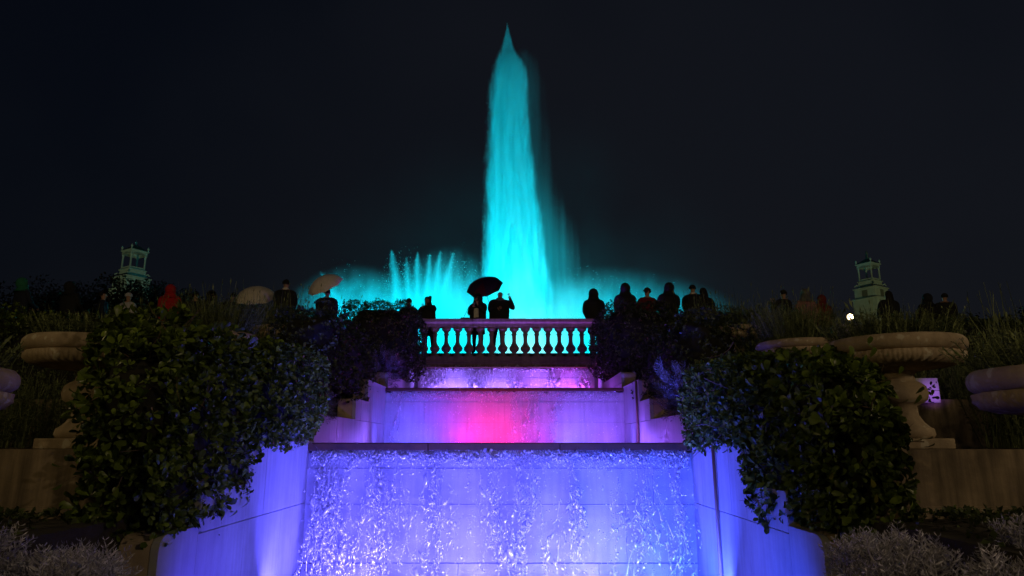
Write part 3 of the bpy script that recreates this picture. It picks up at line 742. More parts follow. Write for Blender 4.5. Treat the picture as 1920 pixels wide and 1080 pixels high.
shrub('hedge', 'yellowish green hedge at the left picture edge', 'hedge', (-9.4, 11.8, E+1.35), (1.35, 1.2, 0.95), 3000, 0.06, M['leaf'], 111, 6, G2, quad=True)
shrub('hedge', 'dark purplish hedge behind the left urn', 'hedge', (-7.1, 11.6, E+1.20), (1.3, 1.0, 0.72), 2600, 0.055, M['hedge'], 112, 6, G2, quad=True)
shrub('hedge', 'dark hedge at the right picture edge in front of the last watchers', 'hedge', (9.9, 12.0, E+1.25), (2.3, 1.0, 0.85), 4200, 0.06, M['hedge'], 113, 6, G2, quad=True)
shrub('hedge', 'low dark hedge under the couple of watchers at far right', 'hedge', (7.4, 12.8, E+1.0), (1.0, 0.8, 0.75), 2000, 0.055, M['hedge'], 114, 6, G2, quad=True)
shrub('hedge', 'mid left hedge mass between the lavender beds', 'hedge', (-5.0, 13.9, E+1.75), (1.7, 0.5, 0.62), 2200, 0.05, M['hedge'], 115, 6, G2, quad=True)
shrub('hedge', 'low round shrub behind the right lavender, before the single watcher', 'hedge', (6.7, 16.7, E+2.30), (0.8, 0.45, 0.98), 1800, 0.05, M['hedge'], 116, 6, G2, quad=True)
shrub('hedge', 'hedge along the terrace edge under the row of dark hooded watchers', 'hedge', (4.9, 16.6, E+2.35), (1.15, 0.4, 0.98), 2200, 0.05, M['hedge'], 120, 6, G2, quad=True)
shrub('hedge', 'low hedge along the terrace edge at left, before the umbrellas', 'hedge', (-6.2, 16.55, E+2.30), (1.9, 0.45, 0.95), 2200, 0.05, M['hedge'], 117, 6, G2, quad=True)
shrub('hedge', 'long hedge along the terrace edge at far left', 'hedge', (-11.5, 16.5, E+2.15), (3.2, 0.45, 0.92), 4200, 0.055, M['hedge'], 118, 6, G2, quad=True)
shrub('hedge', 'long hedge along the terrace edge at far right', 'hedge', (12.2, 16.5, E+2.10), (3.4, 0.45, 0.86), 4200, 0.055, M['hedge'], 119, 6, G2, quad=True)

# ------------------------------------------------------------------ people
SKIN = simple('skin', (0.42, 0.24, 0.16), 0.6)
def cloth(name, col): return simple(name, col, 0.9, var=0.15)
CL = {'black': cloth('black cloth', (0.012, 0.012, 0.014)), 'navy': cloth('navy cloth', (0.012, 0.016, 0.035)), 'red': cloth('red cloth', (0.45, 0.012, 0.012)),
      'maroon': cloth('dull red cloth', (0.16, 0.012, 0.012)), 'darkred': cloth('dark red cloth', (0.12, 0.01, 0.012)), 'grey': cloth('grey cloth', (0.12, 0.12, 0.12)), 'pale': cloth('pale grey cloth', (0.50, 0.48, 0.52)), 'green': cloth('green cloth', (0.02, 0.16, 0.09)),
      'jeans': cloth('dark jeans', (0.018, 0.022, 0.035)), 'white': cloth('white cloth', (0.7, 0.66, 0.6)), 'brownhair': cloth('brown hair', (0.05, 0.02, 0.012)), 'blackhair': cloth('black hair', (0.01, 0.008, 0.007)), 'shoe': cloth('shoe', (0.01, 0.01, 0.01)), 'pink': cloth('pink cloth', (0.30, 0.14, 0.14))}

def skin_body(height, arms, female=False, bulk=1.0):
    """One continuous figure grown with the Skin modifier; facing +Y. arms: per side (elbow, wrist, hand tip)."""
    s = height/1.72; sh = 0.165+0.035*bulk if female else 0.175+0.04*bulk
    J = {'pelvis': ((0, 0, .95), .15*bulk, .115*bulk), 'waist': ((0, 0, 1.10), .140*bulk, .105*bulk), 'chest': ((0, 0, 1.30), .17*bulk, .12*bulk), 'col': ((0, -.005, 1.44), .105, .085),
         'neck': ((0, 0, 1.50), .052, .052), 'jaw': ((0, .015, 1.575), .066, .074), 'head': ((0, .0, 1.635), .078, .092), 'crown': ((0, -.005, 1.685), .055, .068)}
    E_ = [('pelvis', 'waist'), ('waist', 'chest'), ('chest', 'col'), ('col', 'neck'), ('neck', 'jaw'), ('jaw', 'head'), ('head', 'crown')]
    for sg, nm in ((-1, 'l'), (1, 'r')):
        el, wr, hd = arms[nm]
        J['sh'+nm] = ((sg*sh, 0, 1.405), .074*bulk, .070*bulk); J['el'+nm] = (el, .060*bulk, .060*bulk); J['wr'+nm] = (wr, .040, .040); J['pa'+nm] = (hd, .036, .024)
        J['hip'+nm] = ((sg*.09, 0, .87), .098*bulk, .098*bulk); J['kn'+nm] = ((sg*.105, .01, .48), .064, .064); J['an'+nm] = ((sg*.11, -.01, .09), .042, .042); J['to'+nm] = ((sg*.125, .14, .035), .042, .030)
        E_ += [('col', 'sh'+nm), ('sh'+nm, 'el'+nm), ('el'+nm, 'wr'+nm), ('wr'+nm, 'pa'+nm), ('pelvis', 'hip'+nm), ('hip'+nm, 'kn'+nm), ('kn'+nm, 'an'+nm), ('an'+nm, 'to'+nm)]
    keys = list(J); me = bpy.data.meshes.new('body')
    me.from_pydata([tuple(c*s for c in J[k][0]) for k in keys], [(keys.index(a), keys.index(b)) for a, b in E_], [])
    o = bpy.data.objects.new('tmp', me); C.objects.link(o)
    sk = o.modifiers.new('skin', 'SKIN'); sk.use_smooth_shade = True; sk.branch_smoothing = 0.3
    for i, k in enumerate(keys):
        sv = me.skin_vertices[0].data[i]; sv.radius = (J[k][1]*s, J[k][2]*s); sv.use_root = (k == 'pelvis')
    ss = o.modifiers.new('sub', 'SUBSURF'); ss.levels = 1; ss.render_levels = 1
    dg = bpy.context.evaluated_depsgraph_get(); ev = o.evaluated_get(dg); out = bpy.data.meshes.new_from_object(ev)
    bpy.data.objects.remove(o); out.name = 'body'
    # fingers and thumb, joined to the same figure
    V = []; F = []
    bm = bmesh.new(); bm.from_mesh(out)
    for nm in ('l', 'r'):
        wr = Vector(arms[nm][1])*s; hd = Vector(arms[nm][2])*s; d = (hd-wr).normalized(); side = d.cross(Vector((0, 1, 0)))
        side = side.normalized() if side.length > .1 else Vector((1, 0, 0)); nrm = d.cross(side).normalized()
        for f in range(5):
            if f < 4: p = hd + side*(0.027-0.018*f)*s + d*0.012*s; ln = (.062, .072, .067, .052)[f]*s; dd = (d + side*(0.12-0.08*f)).normalized(); curl = 0.35
            else: p = wr + side*0.022*s + d*.02*s; ln = .055*s; dd = (d*0.7 + side*0.8).normalized(); curl = 0.15
            prev = None
            for k in range(4):
                rr = 0.0085*s*(1-.15*k)
                ax = (dd + nrm*curl*k*0.3).normalized(); a1 = ax.orthogonal().normalized(); a2 = ax.cross(a1)
                ring = [bm.verts.new(p + (a1*math.cos(t*math.pi/2.5) + a2*math.sin(t*math.pi/2.5))*rr) for t in range(5)]
                if prev:
                    for t in range(5): bm.faces.new((prev[t], prev[(t+1) % 5], ring[(t+1) % 5], ring[t]))
                prev = ring; p = p + ax*ln/3
            bm.faces.new(prev)
    bm.to_mesh(out); bm.free()
    for p in out.polygons: p.use_smooth = True
    return out, s

DOWN = {'l': ((-.25, .0, 1.14), (-.25, .06, .90), (-.25, .08, .82)), 'r': ((.25, .0, 1.14), (.25, .06, .90), (.25, .08, .82))}
RAIL = {'l': ((-.25, .06, 1.16), (-.16, .28, 1.05), (-.13, .34, 1.04)), 'r': ((.25, .06, 1.16), (.16, .28, 1.05), (.13, .34, 1.04))}
PHONE = {'l': ((-.27, .16, 1.22), (-.10, .33, 1.45), (-.07, .36, 1.52)), 'r': ((.27, .16, 1.22), (.10, .33, 1.45), (.07, .36, 1.54))}
PHONE2 = {'l': ((-.26, .14, 1.25), (-.12, .27, 1.50), (-.11, .28, 1.57)), 'r': ((.24, .12, 1.20), (.09, .25, 1.38), (.06, .26, 1.44))}
HOLD = {'l': ((-.24, .02, 1.15), (-.20, .20, 1.00), (-.18, .26, 1.0)), 'r': ((.24, .08, 1.17), (.14, .24, 1.30), (.10, .27, 1.35))}
BODIES = {}
def person(loc, rz, label, pose, top, legs='jeans', height=1.70, head=None, hairc='blackhair', female=False, bulk=1.0, coat=False, extras=(), face=False, group='people watching the fountain from the terrace'):
    key = (id(pose), height, female, bulk)
    if key not in BODIES: BODIES[key] = skin_body(height, pose, female, bulk)
    src, s = BODIES[key]; me = src.copy()
    for mn in (SKIN, CL[top], CL[legs], CL['shoe']): me.materials.append(mn)
    wr = [Vector(pose[n][1])*s for n in 'lr']; hd = [Vector(pose[n][2])*s for n in 'lr']
    hem = 0.80*s
    for p in me.polygons:
        c = p.center
        nearhand = any((c-h).length < 0.135*s and (c-h).length < (c-w).length+0.02 for w, h in zip(wr, hd))
        if nearhand: i = 0
        elif c.z > 1.475*s and abs(c.x) < 0.12*s: i = 0
        elif c.z > hem: i = 1
        elif c.z > 0.10*s: i = 2
        else: i = 3
        p.material_index = i
    r = empty('person', loc, rz); tag(r, label, 'person', group); hs = sum(map(ord, label)); r.rotation_euler = ((hs % 7-3)*0.018, (hs % 5-2)*0.022, rz)
    link('body', me, r)
    if coat:
        lathe('coat_skirt', [(0.150*s, 1.10*s), (0.175*s, 0.95*s), (0.20*s, 0.75*s), (0.215*s, 0.58*s), (0.19*s, 0.58*s)], CL[top], r, 20, sy=0.78)
    kb = s*(0.84 if female else 0.90)*(0.45+0.5*bulk)
    lathe('coat', [(.060*s, 1.50*s), (.105*kb, 1.475*s), (.175*kb, 1.44*s), (.232*kb, 1.385*s), (.262*kb, 1.29*s), (.270*kb, 1.15*s), (.262*kb, 1.0*s), (.255*kb, .84*s), (.23*kb, .82*s)], CL[top], r, 24, sy=0.58)
    hc = CL[hairc]
    def cap(name, c, rad, mat, front=0.35, low=-0.5):
        bm = bmesh.new(); bmesh.ops.create_uvsphere(bm, u_segments=16, v_segments=10, radius=1)
        dele = [v for v in bm.verts if v.co.z < low or (v.co.y > front and v.co.z < 0.55)]
        bmesh.ops.delete(bm, geom=dele, context='VERTS')
        for v in bm.verts: v.co = Vector((v.co.x*rad[0], v.co.y*rad[1], v.co.z*rad[2])) + Vector(c)
        o = link(name, bm_mesh(name, bm, True), r, mat); return o
    if head == 'hood':
        cap('hood', (0, -.015*s, 1.635*s), (.132*s, .148*s, .155*s), CL[top] if hairc == 'blackhair' else hc, 0.55, -0.95)
        lathe('collar', [(.115*s, 1.66*s), (.128*s, 1.58*s), (.145*s, 1.51*s), (.185*s, 1.46*s), (.235*s, 1.415*s)], CL[top] if hairc == 'blackhair' else hc, r, 14, sy=.75)
    elif head == 'long':
        cap('hair', (0, -.012*s, 1.635*s), (.100*s, .118*s, .118*s), hc, 0.35, -0.7)
        lathe('long_hair', [(.095*s, 1.63*s), (.108*s, 1.55*s), (.12*s, 1.45*s), (.11*s, 1.34*s), (.05*s, 1.30*s)], hc, r, 14, sy=.62).location = (0, -.055*s, 0)
    elif head == 'beanie':
        cap('knitted_hat', (0, -.005*s, 1.645*s), (.108*s, .122*s, .125*s), hc, 0.6, -0.15)
    elif head == 'short':
        cap('hair', (0, -.012*s, 1.642*s), (.092*s, .108*s, .106*s), hc, 0.25, -0.45)
    elif head == 'curly':
        bm = bmesh.new(); rr = random.Random(3)
        for k in range(34):
            a = rr.uniform(0, 6.28); b = rr.uniform(-.25, 1.4); d = Vector((math.cos(a)*math.cos(b), math.sin(a)*math.cos(b), math.sin(b)))
            if d.y > .45 and d.z < .6: continue
            m4 = Matrix.Translation(Vector((0, -.012*s, 1.635*s)) + Vector((d.x*.085, d.y*.095, d.z*.09))*s)
            bmesh.ops.create_icosphere(bm, subdivisions=1, radius=.036*s, matrix=m4)
        link('hair', bm_mesh('hair', bm, True), r, hc)
    if face:
        for sg in (-1, 1):
            bm = bmesh.new(); bmesh.ops.create_icosphere(bm, subdivisions=1, radius=.009*s); e = link('eye', bm_mesh('eye', bm, True), r, CL['blackhair']); e.location = (sg*.03*s, .088*s, 1.635*s)
            bm = bmesh.new(); bmesh.ops.create_icosphere(bm, subdivisions=1, radius=.02*s); e = link('ear', bm_mesh('ear', bm, True), r, SKIN); e.location = (sg*.08*s, -.005*s, 1.625*s); e.scale = (.4, .8, 1.4)
        bm = bmesh.new(); bmesh.ops.create_cone(bm, segments=4, radius1=.018*s, radius2=.004*s, depth=.045*s, cap_ends=True); e = link('nose', bm_mesh('nose', bm, True), r, SKIN); e.location = (0, .098*s, 1.61*s); e.rotation_euler = (-.35, 0, 0)
        bm = bmesh.new(); box_bm(bm, (-.022*s, .080*s, 1.572*s), (.022*s, .090*s, 1.580*s), .002); link('mouth', bm_mesh('mouth', bm), r, CL['darkred'])
    for ex in extras:
        if ex == 'scarf': lathe('scarf', [(.07*s, 1.53*s), (.10*s, 1.52*s), (.115*s, 1.48*s), (.11*s, 1.44*s), (.07*s, 1.43*s)], CL['grey'], r, 16)
        if ex == 'collar': lathe('white_collar', [(.062*s, 1.53*s), (.075*s, 1.52*s), (.082*s, 1.48*s), (.07*s, 1.475*s)], CL['white'], r, 16)
        if ex == 'blouse': box('blouse_front', (-.065*s, .12*s, 1.02*s), (.075*s, .185*s, 1.30*s), CL['white'], r, .02)
    return r

TF = E+2.35
def at(u, v, Y, H):        # a spot on the terrace where a person of height H shows the head top at row v
    el = PITCH + math.atan((540-v)/1280.0)
    y = (TF-E+H+0.02)/math.tan(el)
    y = min(max(y, 18.5 if abs(u-960) < 175 else 17.35), 20)
    return (P(u, v, y).x, y, TF)
PI = math.pi
# couple at the rail, facing the camera
person(at(897, 551, 0, 1.66), PI-0.25, 'woman in dark hood and pale blouse facing the camera under the dark umbrella', {'l': ((-.22, .12, 1.17), (-.06, .24, 1.42), (-.03, .25, 1.49)), 'r': ((.24, .05, 1.15), (.08, .22, 1.32), (.05, .25, 1.38))}, 'black', height=1.66, head='hood', female=True, face=True, extras=('blouse',), coat=True, bulk=1.3)
man = person(at(933, 545, 0, 1.8), PI, 'bald man in grey scarf facing the camera with one hand raised', {'l': ((-.38, .02, 1.24), (-.27, .10, 1.50), (-.24, .11, 1.58)), 'r': ((.25, .06, 1.15), (.06, .20, 1.20), (.01, .21, 1.22))}, 'black', height=1.8, head='none', face=True, extras=('scarf',), bulk=1.32)
person(at(808, 557, 0, 1.62), PI-0.3, 'woman in black coat holding a phone up to her face at the left rail end', PHONE2, 'black', height=1.62, head='long', female=True, face=True, bulk=1.25, coat=True)
person(at(769, 560, 0, 1.64), 0.2, 'reddish haired head showing just above the left hedge block', DOWN, 'black', height=1.64, head='short', hairc='brownhair')
# right row
person(at(1116, 536, 0, 1.78), 0.1, 'person in long dark hooded coat at the right end of the balustrade', RAIL, 'black', height=1.78, head='hood', bulk=1.25, coat=True)
person(at(1169, 535, 0, 1.76), -0.1, 'hooded watcher second from the right end of the balustrade', RAIL, 'black', height=1.76, head='hood', bulk=1.15)
person(at(1210, 541, 0, 1.68), 0.0, 'short watcher with curly hair between two hooded people', RAIL, 'darkred', height=1.68, head='curly', hairc='brownhair')
person(at(1249, 534, 0, 1.76), 0.1, 'broad hooded watcher left of the man with white collar', RAIL, 'black', height=1.76, head='hood', bulk=1.25)
person(at(1294, 533, 0, 1.76), -0.5, 'man with white shirt collar leaning forward in a dark jacket', RAIL, 'black', height=1.76, head='short', extras=('collar',), bulk=1.15)
person(at(1323, 540, 0, 1.72), 0.15, 'woman with long dark hair right of the man with white collar', DOWN, 'black', height=1.72, head='long', female=True, bulk=1.2)
person(at(1474, 543, 0, 1.72), 0.5, 'lone man in dark jacket with his face lit, behind the tall lavender', PHONE, 'black', height=1.72, head='short', bulk=1.15, face=True)
person(at(1508, 545, 0, 1.72), 0.0, 'faint figure in a pinkish coat beside the one in red at right', DOWN, 'pink', height=1.72, head='hood', hairc='grey', bulk=1.1)
person(at(1540, 556, 0, 1.58), 0.0, 'small figure in a dull red jacket at right', DOWN, 'maroon', height=1.58, head='hood')
person(at(1662, 545, 0, 1.7), 0.1, 'large long haired figure in black in front of the right tower', RAIL, 'black', height=1.7, head='long', female=True, bulk=1.4)
person(at(1735, 553, 0, 1.66), 0.0, 'dark hooded watcher, left one of the pair at far right', RAIL, 'black', height=1.66, head='hood', bulk=1.2)
person(at(1765, 550, 0, 1.68), -0.3, 'short haired watcher, right one of the pair at far right', RAIL, 'black', height=1.68, head='short', bulk=1.2)
# left row
person(at(50, 524, 0, 1.8), -0.4, 'watcher in a green hood at the left picture edge', RAIL, 'navy', height=1.8, head='hood', hairc='green')
person(at(139, 531, 0, 1.76), -0.3, 'dark hooded watcher right of the green hood', RAIL, 'black', height=1.76, head='hood', bulk=1.2)
person(at(202, 547, 0, 1.68), -1.1, 'man in navy jacket turned to the right with his cheek lit', DOWN, 'navy', height=1.68, head='short', face=True, bulk=1.1)
person(at(243, 551, 0, 1.55), -0.2, 'child in a pale grey knitted hat and coat', DOWN, 'pale', height=1.55, head='beanie', hairc='pale')
person(at(322, 537, 0, 1.76), 0.1, 'watcher in a bright red hooded jacket', RAIL, 'red', height=1.76, head='hood', bulk=1.2)
person(at(371, 548, 0, 1.7), 0.0, 'dark haired watcher just right of the red hood', DOWN, 'navy', height=1.7, head='curly')
person(at(395, 548, 0, 1.66), -1.9, 'woman in a dark scarf with her face turned back towards the camera', DOWN, 'black', height=1.66, head='hood', female=True, face=True)
person(at(434, 549, 0, 1.68), 0.3, 'dark head just left of the beige umbrella', DOWN, 'black', height=1.68, head='short')
person(at(478, 556, 0, 1.55), 0.0, 'watcher hidden below the beige umbrella', {'l': DOWN['l'], 'r': ((.22, .05, 1.15), (.10, .22, 1.25), (.08, .25, 1.31))}, 'black', height=1.55, head='short')
person(at(534, 524, 0, 1.82), 0.05, 'tall man with pale collar between the two light umbrellas', RAIL, 'black', height=1.82, head='short', extras=('collar',), bulk=1.1)
person(at(614, 543, 0, 1.68), -0.1, 'broad watcher in dark jacket below the tilted white umbrella', {'l': ((-.24, .04, 1.15), (-.14, .2, 1.25), (-.11, .24, 1.31)), 'r': DOWN['r']}, 'black', height=1.68, head='short', bulk=1.5)

# phone
_ps = at(808, 557, 0, 1.62); _pv = Matrix.Rotation(PI-0.3, 4, 'Z') @ Vector((-.115*1.62/1.72, .30*1.62/1.72, 1.63*1.62/1.72))
ph = empty('phone', (_ps[0]+_pv.x, _ps[1]+_pv.y, _ps[2]+_pv.z)); tag(ph, 'small phone with lit screen edge held up by the woman at the left rail end', 'phone')
box('phone_body', (-.036, -.004, -.075), (.036, .004, .075), M['metal'], ph, .003)

# umbrellas
def umbrella(top, tilt, label, cols, R=0.52, H=0.2, shaft=0.85, rz=0.0):
    u = empty('umbrella', top, 0); u.rotation_euler = Euler((tilt[0], tilt[1], rz)); tag(u, label, 'umbrella', 'umbrellas above the crowd')
    n = 8
    for k in range(n):
        V = []; F = []; na, nr = 5, 7
        for i in range(nr+1):
            rr = i/nr
            for j in range(na+1):
                t = j/na; a = 2*math.pi*(k+t)/n; sag = 1-0.07*math.sin(math.pi*t)*rr
                V.append((R*math.sin(rr*1.25)/math.sin(1.25)*sag*math.cos(a), R*math.sin(rr*1.25)/math.sin(1.25)*sag*math.sin(a), H*(math.cos(rr*1.35)-1)/(1-math.cos(1.35)) + 0.012*math.sin(math.pi*t)*rr))
        for i in range(nr):
            for j in range(na): F.append((i*(na+1)+j, i*(na+1)+j+1, (i+1)*(na+1)+j+1, (i+1)*(na+1)+j))
        link('canopy_panel', np_mesh('canopy_panel', V, F, True), u, cols[k % len(cols)])
        a = 2*math.pi*k/n
        tubes('rib', [([Vector((R*math.sin(t*1.25)/math.sin(1.25)*math.cos(a), R*math.sin(t*1.25)/math.sin(1.25)*math.sin(a), H*(math.cos(t*1.35)-1)/(1-math.cos(1.35))-.006)) for t in (0, .25, .5, .75, 1.0)], [.003]*5)], M['metal'], u)
    tubes('shaft', [([Vector((0, 0, .05)), Vector((0, 0, -shaft))], [.006, .006])], M['metal'], u, 6)
    tubes('handle', [([Vector((0, 0, -shaft)), Vector((0, 0, -shaft-.09)), Vector((.02, 0, -shaft-.12)), Vector((.045, 0, -shaft-.1))], [.012]*4)], CL['black'], u, 6)
    return u
c_bei = simple('beige umbrella cloth', (0.72, 0.66, 0.56), .8, var=.12); c_whi = simple('white umbrella cloth', (0.80, 0.74, 0.74), .8, var=.1); c_dk = simple('black umbrella cloth', (0.03, 0.022, 0.024), .7); c_rd = simple('maroon umbrella cloth', (0.10, 0.008, 0.008), .7)
umbrella(P(478, 538, 18.0), (0.50, 0.0), 'beige umbrella standing out above the left hedge', [c_bei], 0.56, .34)
umbrella(P(602, 519, 17.6), (0.55, -0.42), 'tilted whitish umbrella over the broad watcher, left of the mist', [c_whi], 0.50, .30)
umbrella(P(906, 528, 18.5), (-0.30, -0.26), 'dark red and black umbrella over the couple at the rail', [c_dk, c_dk, c_rd], 0.52, .20)
# white bag strap etc. of the woman: hand bag
bg = empty('handbag', (P(872, 598, 18.6).x, 18.62, TF+0.86)); tag(bg, 'dark handbag hanging at the left side of the woman under the umbrella', 'bag')
box('bag_body', (-.13, -.05, 0), (.13, .05, .17), CL['black'], bg, .03)
tubes('strap', [([Vector((-.05, 0, .16)), Vector((.03, 0, .32)), Vector((.10, 0, .48))], [.008]*3)], CL['black'], bg)

# ------------------------------------------------------------------ towers, trees, far lamp
def tower(loc, rz, label, statue, sc=1.0):
    t = empty('stone_tower', loc, rz); tag(t, label, 'tower', 'far stone towers on both sides'); t.scale = (sc,)*3
    def bx(n, hw, z0, z1, bev=.05, mat='tower'): return box(n, (-hw, -hw, z0), (hw, hw, z1), M[mat], t, bev)
    bx('lower_storey', 4.0, -18, 0.6); bx('lower_cornice', 4.3, 0.6, 1.1, .1); bx('middle_storey', 3.5, 1.1, 4.2); bx('middle_cornice', 3.8, 4.2, 4.6, .1); bx('attic', 2.5, 4.6, 6.6); bx('gallery_floor', 2.7, 6.6, 6.9)
    for a in range(4):
        o = box('niche_shade', (-.9, -3.56, 1.5), (.9, -3.503, 3.7), M['towerroof'], t, .02); o.rotation_euler = (0, 0, a*PI/2)  # flat panel, the dark of the hollow is only in its colour
        # scroll volutes on the corners
        pts = []
        for k in range(14):
            th = k*0.42; rr = 0.62*(1-k/18); pts.append(Vector((2.8+rr*math.cos(th)*.7, 2.8+rr*math.cos(th)*.7, 5.3+rr*math.sin(th))))
        v = tubes('volute', [(pts, [.22-.008*k for k in range(14)])], M['tower'], t, 6); v.rotation_euler = (0, 0, a*PI/2)
        # parapet rail and posts between the columns
        o = box('parapet_rail', (-1.8, -2.28, 7.45), (1.8, -2.1, 7.6), M['tower'], t, .02); o.rotation_euler = (0, 0, a*PI/2)
        o = box('parapet_panel', (-1.8, -2.22, 6.9), (1.8, -2.14, 7.45), M['tower'], t, .02); o.rotation_euler = (0, 0, a*PI/2)
    cp = [(0, 6.9), (.34, 6.9), (.34, 7.15), (.26, 7.25), (.25, 10.0), (.23, 10.8), (.36, 11.0), (.42, 11.3), (0, 11.3)]
    V, F = lathe_data(cp, 12); cme = np_mesh('column', V, F, True); cme.materials.append(M['tower'])
    for x, y in ((-1, -1), (1, -1), (1, 1), (-1, 1)):
        o = link('column', cme, t); o.location = (x*2.1, y*2.1, 0)
    for a in range(4):      # arched lintel
        poly = []
        for k in range(11): th = PI*k/10; poly.append((-1.75*math.cos(th), 11.25+0.75*math.sin(th)))
        poly += [(2.4, 11.25), (2.4, 12.3), (-2.4, 12.3), (-2.4, 11.25)]
        bm = bmesh.new(); f = [bm.verts.new((p[0], -2.4, p[1])) for p in poly]; b = [bm.verts.new((p[0], -2.0, p[1])) for p in poly]
        fa = bm.faces.new(f); fb = bm.faces.new(b[::-1])
        for i in range(len(poly)): j = (i+1) % len(poly); bm.faces.new((f[j], f[i], b[i], b[j]))
        bmesh.ops.triangulate(bm, faces=[fa, fb]); bmesh.ops.recalc_face_normals(bm, faces=bm.faces)
        o = link('arch', bm_mesh('arch', bm), t, M['tower']); o.rotation_euler = (0, 0, a*PI/2); o.scale = (1-.002*a,)*2 + (1,)
    bx('cornice', 2.8, 12.3, 12.65, .12)
    bm = bmesh.new(); bmesh.ops.create_cone(bm, cap_ends=True, segments=4, radius1=2.7*1.414, radius2=.5, depth=1.8, matrix=Matrix.Translation((0, 0, 13.55)) @ Matrix.Rotation(PI/4, 4, 'Z'))
    link('roof', bm_mesh('roof', bm), t, M['towerroof'])
    up = [(0, 0), (.3, 0), (.22, .25), (.12, .4), (.3, .7), (.34, .95), (.18, 1.2), (.06, 1.45), (0, 1.5)]
    V, F = lathe_data(up, 10); ume = np_mesh('finial', V, F, True); ume.materials.append(M['tower'])
    for x, y in ((-1, -1), (1, -1), (1, 1), (-1, 1)):
        o = link('finial', ume, t); o.location = (x*2.45, y*2.45, 12.6)
    if statue:
        lathe('statue', [(0, 14.4), (.6, 14.4), (.5, 14.8), (.35, 15.0), (.42, 15.4), (.32, 15.8), (.45, 16.3), (.3, 16.5), (.2, 16.6), (.24, 16.85), (.12, 17.1), (0, 17.1)], M['towerroof'], t, 10)
    else: o = link('finial', ume, t); o.location = (0, 0, 14.4)
    return t
YT = 100.0
pl = P(249, 507, YT); pr = P(1631, 528, YT)
tower((pl.x, YT, pl.z-6.9*0.52), -0.54, 'stone tower at left, open arched top rising over dark trees', False, 0.52)
tower((pr.x, YT, pr.z-6.9*0.47), 0.54, 'stone tower at right with full base showing, statue on its roof', True, 0.47)

def tree(loc, h, w, label, seed, n=1500, leaf=0.26):
    t = empty('tree', loc); tag(t, label, 'tree', 'dark trees beyond the terrace'); r = random.Random(seed)
    paths = [([Vector((0, 0, -4)), Vector((.1, 0, h*.35)), Vector((.2, .1, h*.6))], [.45, .32, .15])]
    for k in range(6):
        a = r.uniform(0, 6.28); paths.append(([Vector((.1, 0, h*.35)), Vector((math.cos(a)*w*.3, math.sin(a)*w*.3, h*.6)), Vector((math.cos(a)*w*.6, math.sin(a)*w*.6, h*.85))], [.18, .1, .03]))
    tubes('trunk', paths, M['twig'], t, 6)
    Vs = []; Fs = []; b = 0; rr = np.random.default_rng(seed)
    for k in range(9):
        c = np.array([r.uniform(-.55, .55)*w, r.uniform(-.4, .4)*w, h*r.uniform(.45, .85)]); hh = np.array([w*.42, w*.42, h*.2])*r.uniform(.7, 1.2)
        m = n//9; d = norm(rr.normal(size=(m, 3))); pos = c + d*hh*(rr.random((m, 1))**.4)
        V, F = leaves_geo(pos, norm(rr.normal(size=(m, 3))), norm(d + rr.normal(size=(m, 3))*.5), leaf*rr.uniform(.5, 1.2, m), leaf*.3*np.ones(m), True)
        Vs.append(V); Fs.append(F+b); b += len(V)
    link('crown', np_mesh('crown', np.concatenate(Vs), np.concatenate(Fs)), t, M['treeleaf'])
tl = [(10, 500, 48, 5.5, 'dark tree at the left picture edge'), (75, 512, 44, 4.5, 'second dark tree from the left edge'), (150, 522, 50, 5, 'dark tree left of the left tower'), (232, 514, 55, 5.4, 'tree hiding the foot of the left tower'),
      (300, 520, 47, 4.2, 'tree right of the left tower'), (352, 528, 50, 3.8, 'last dark tree before the mist on the left'), (1905, 545, 40, 4, 'dark tree at the right picture edge'), (1815, 565, 48, 5, 'low dark tree left of the right picture edge'),
      (1560, 585, 60, 3.6, 'low tree left of the lit lamp'), (1455, 578, 55, 4, 'low dark tree at the right end of the mist')]
for k, (u, v, Y, w, lb) in enumerate(tl):
    p = P(u, v, Y); z0 = TF-3; tree((p.x, Y, z0), (p.z-z0)/1.06, w, lb, 400+k, 16000 if 'left tower' in lb else 7000)

lp = P(1594, 594, 26); lm = empty('street_lamp', (lp.x, 26, TF)); tag(lm, 'lit globe street lamp in front of the right tower', 'lamp')
tubes('lamp_post', [([Vector((0, 0, 0)), Vector((0, 0, lp.z-TF-.22))], [.07, .05])], M['metal'], lm, 8)
em = NT('lamp globe glow'); em.b.inputs['Emission Color'].default_value = (1, .74, .36, 1); em.b.inputs['Emission Strength'].default_value = 14; em.b.inputs['Base Color'].default_value = (.8, .7, .5, 1)
lathe('lamp_globe', [(0, -.13), (.1, -.11), (.17, -.06), (.18, 0), (.16, .06), (.09, .10), (0, .115)], em.m, lm, 14, sx=.6, sy=.6).location = (0, 0, lp.z-TF)
lathe('lamp_bracket', [(0, -.26), (.05, -.24), (.06, -.17), (.04, -.13), (0, -.13)], M['metal'], lm, 10).location = (0, 0, lp.z-TF)
# pale low wall by the lamp
pw = empty('low_wall', (0, 0, 0)); tag(pw, 'pale low wall below the lit street lamp', 'wall')
for k in range(4):
    a = P(1562+22*k, 612, 24); box('wall_block', (a.x, 24, TF-.4), (a.x+.39, 24.3, P(1600, 607, 24).z), M['panel'], pw, .01)
lamp('lamp_glow', 'POINT', (lp.x, 25.4, lp.z), (1, .7, .36), 25, size=.15)
lamp('side_cascade_lamp', 'SPOT', (5.45, 8.5, E+0.50), (0.42, 0.14, 1.0), 10, (5.58, 8.9, E+0.66), 0.05, 62)
lamp('lamp_glow', 'POINT', (P(1600, 612, 22.5).x, 22.6, TF+1.2), (.9, .6, .75), 5, size=.15)
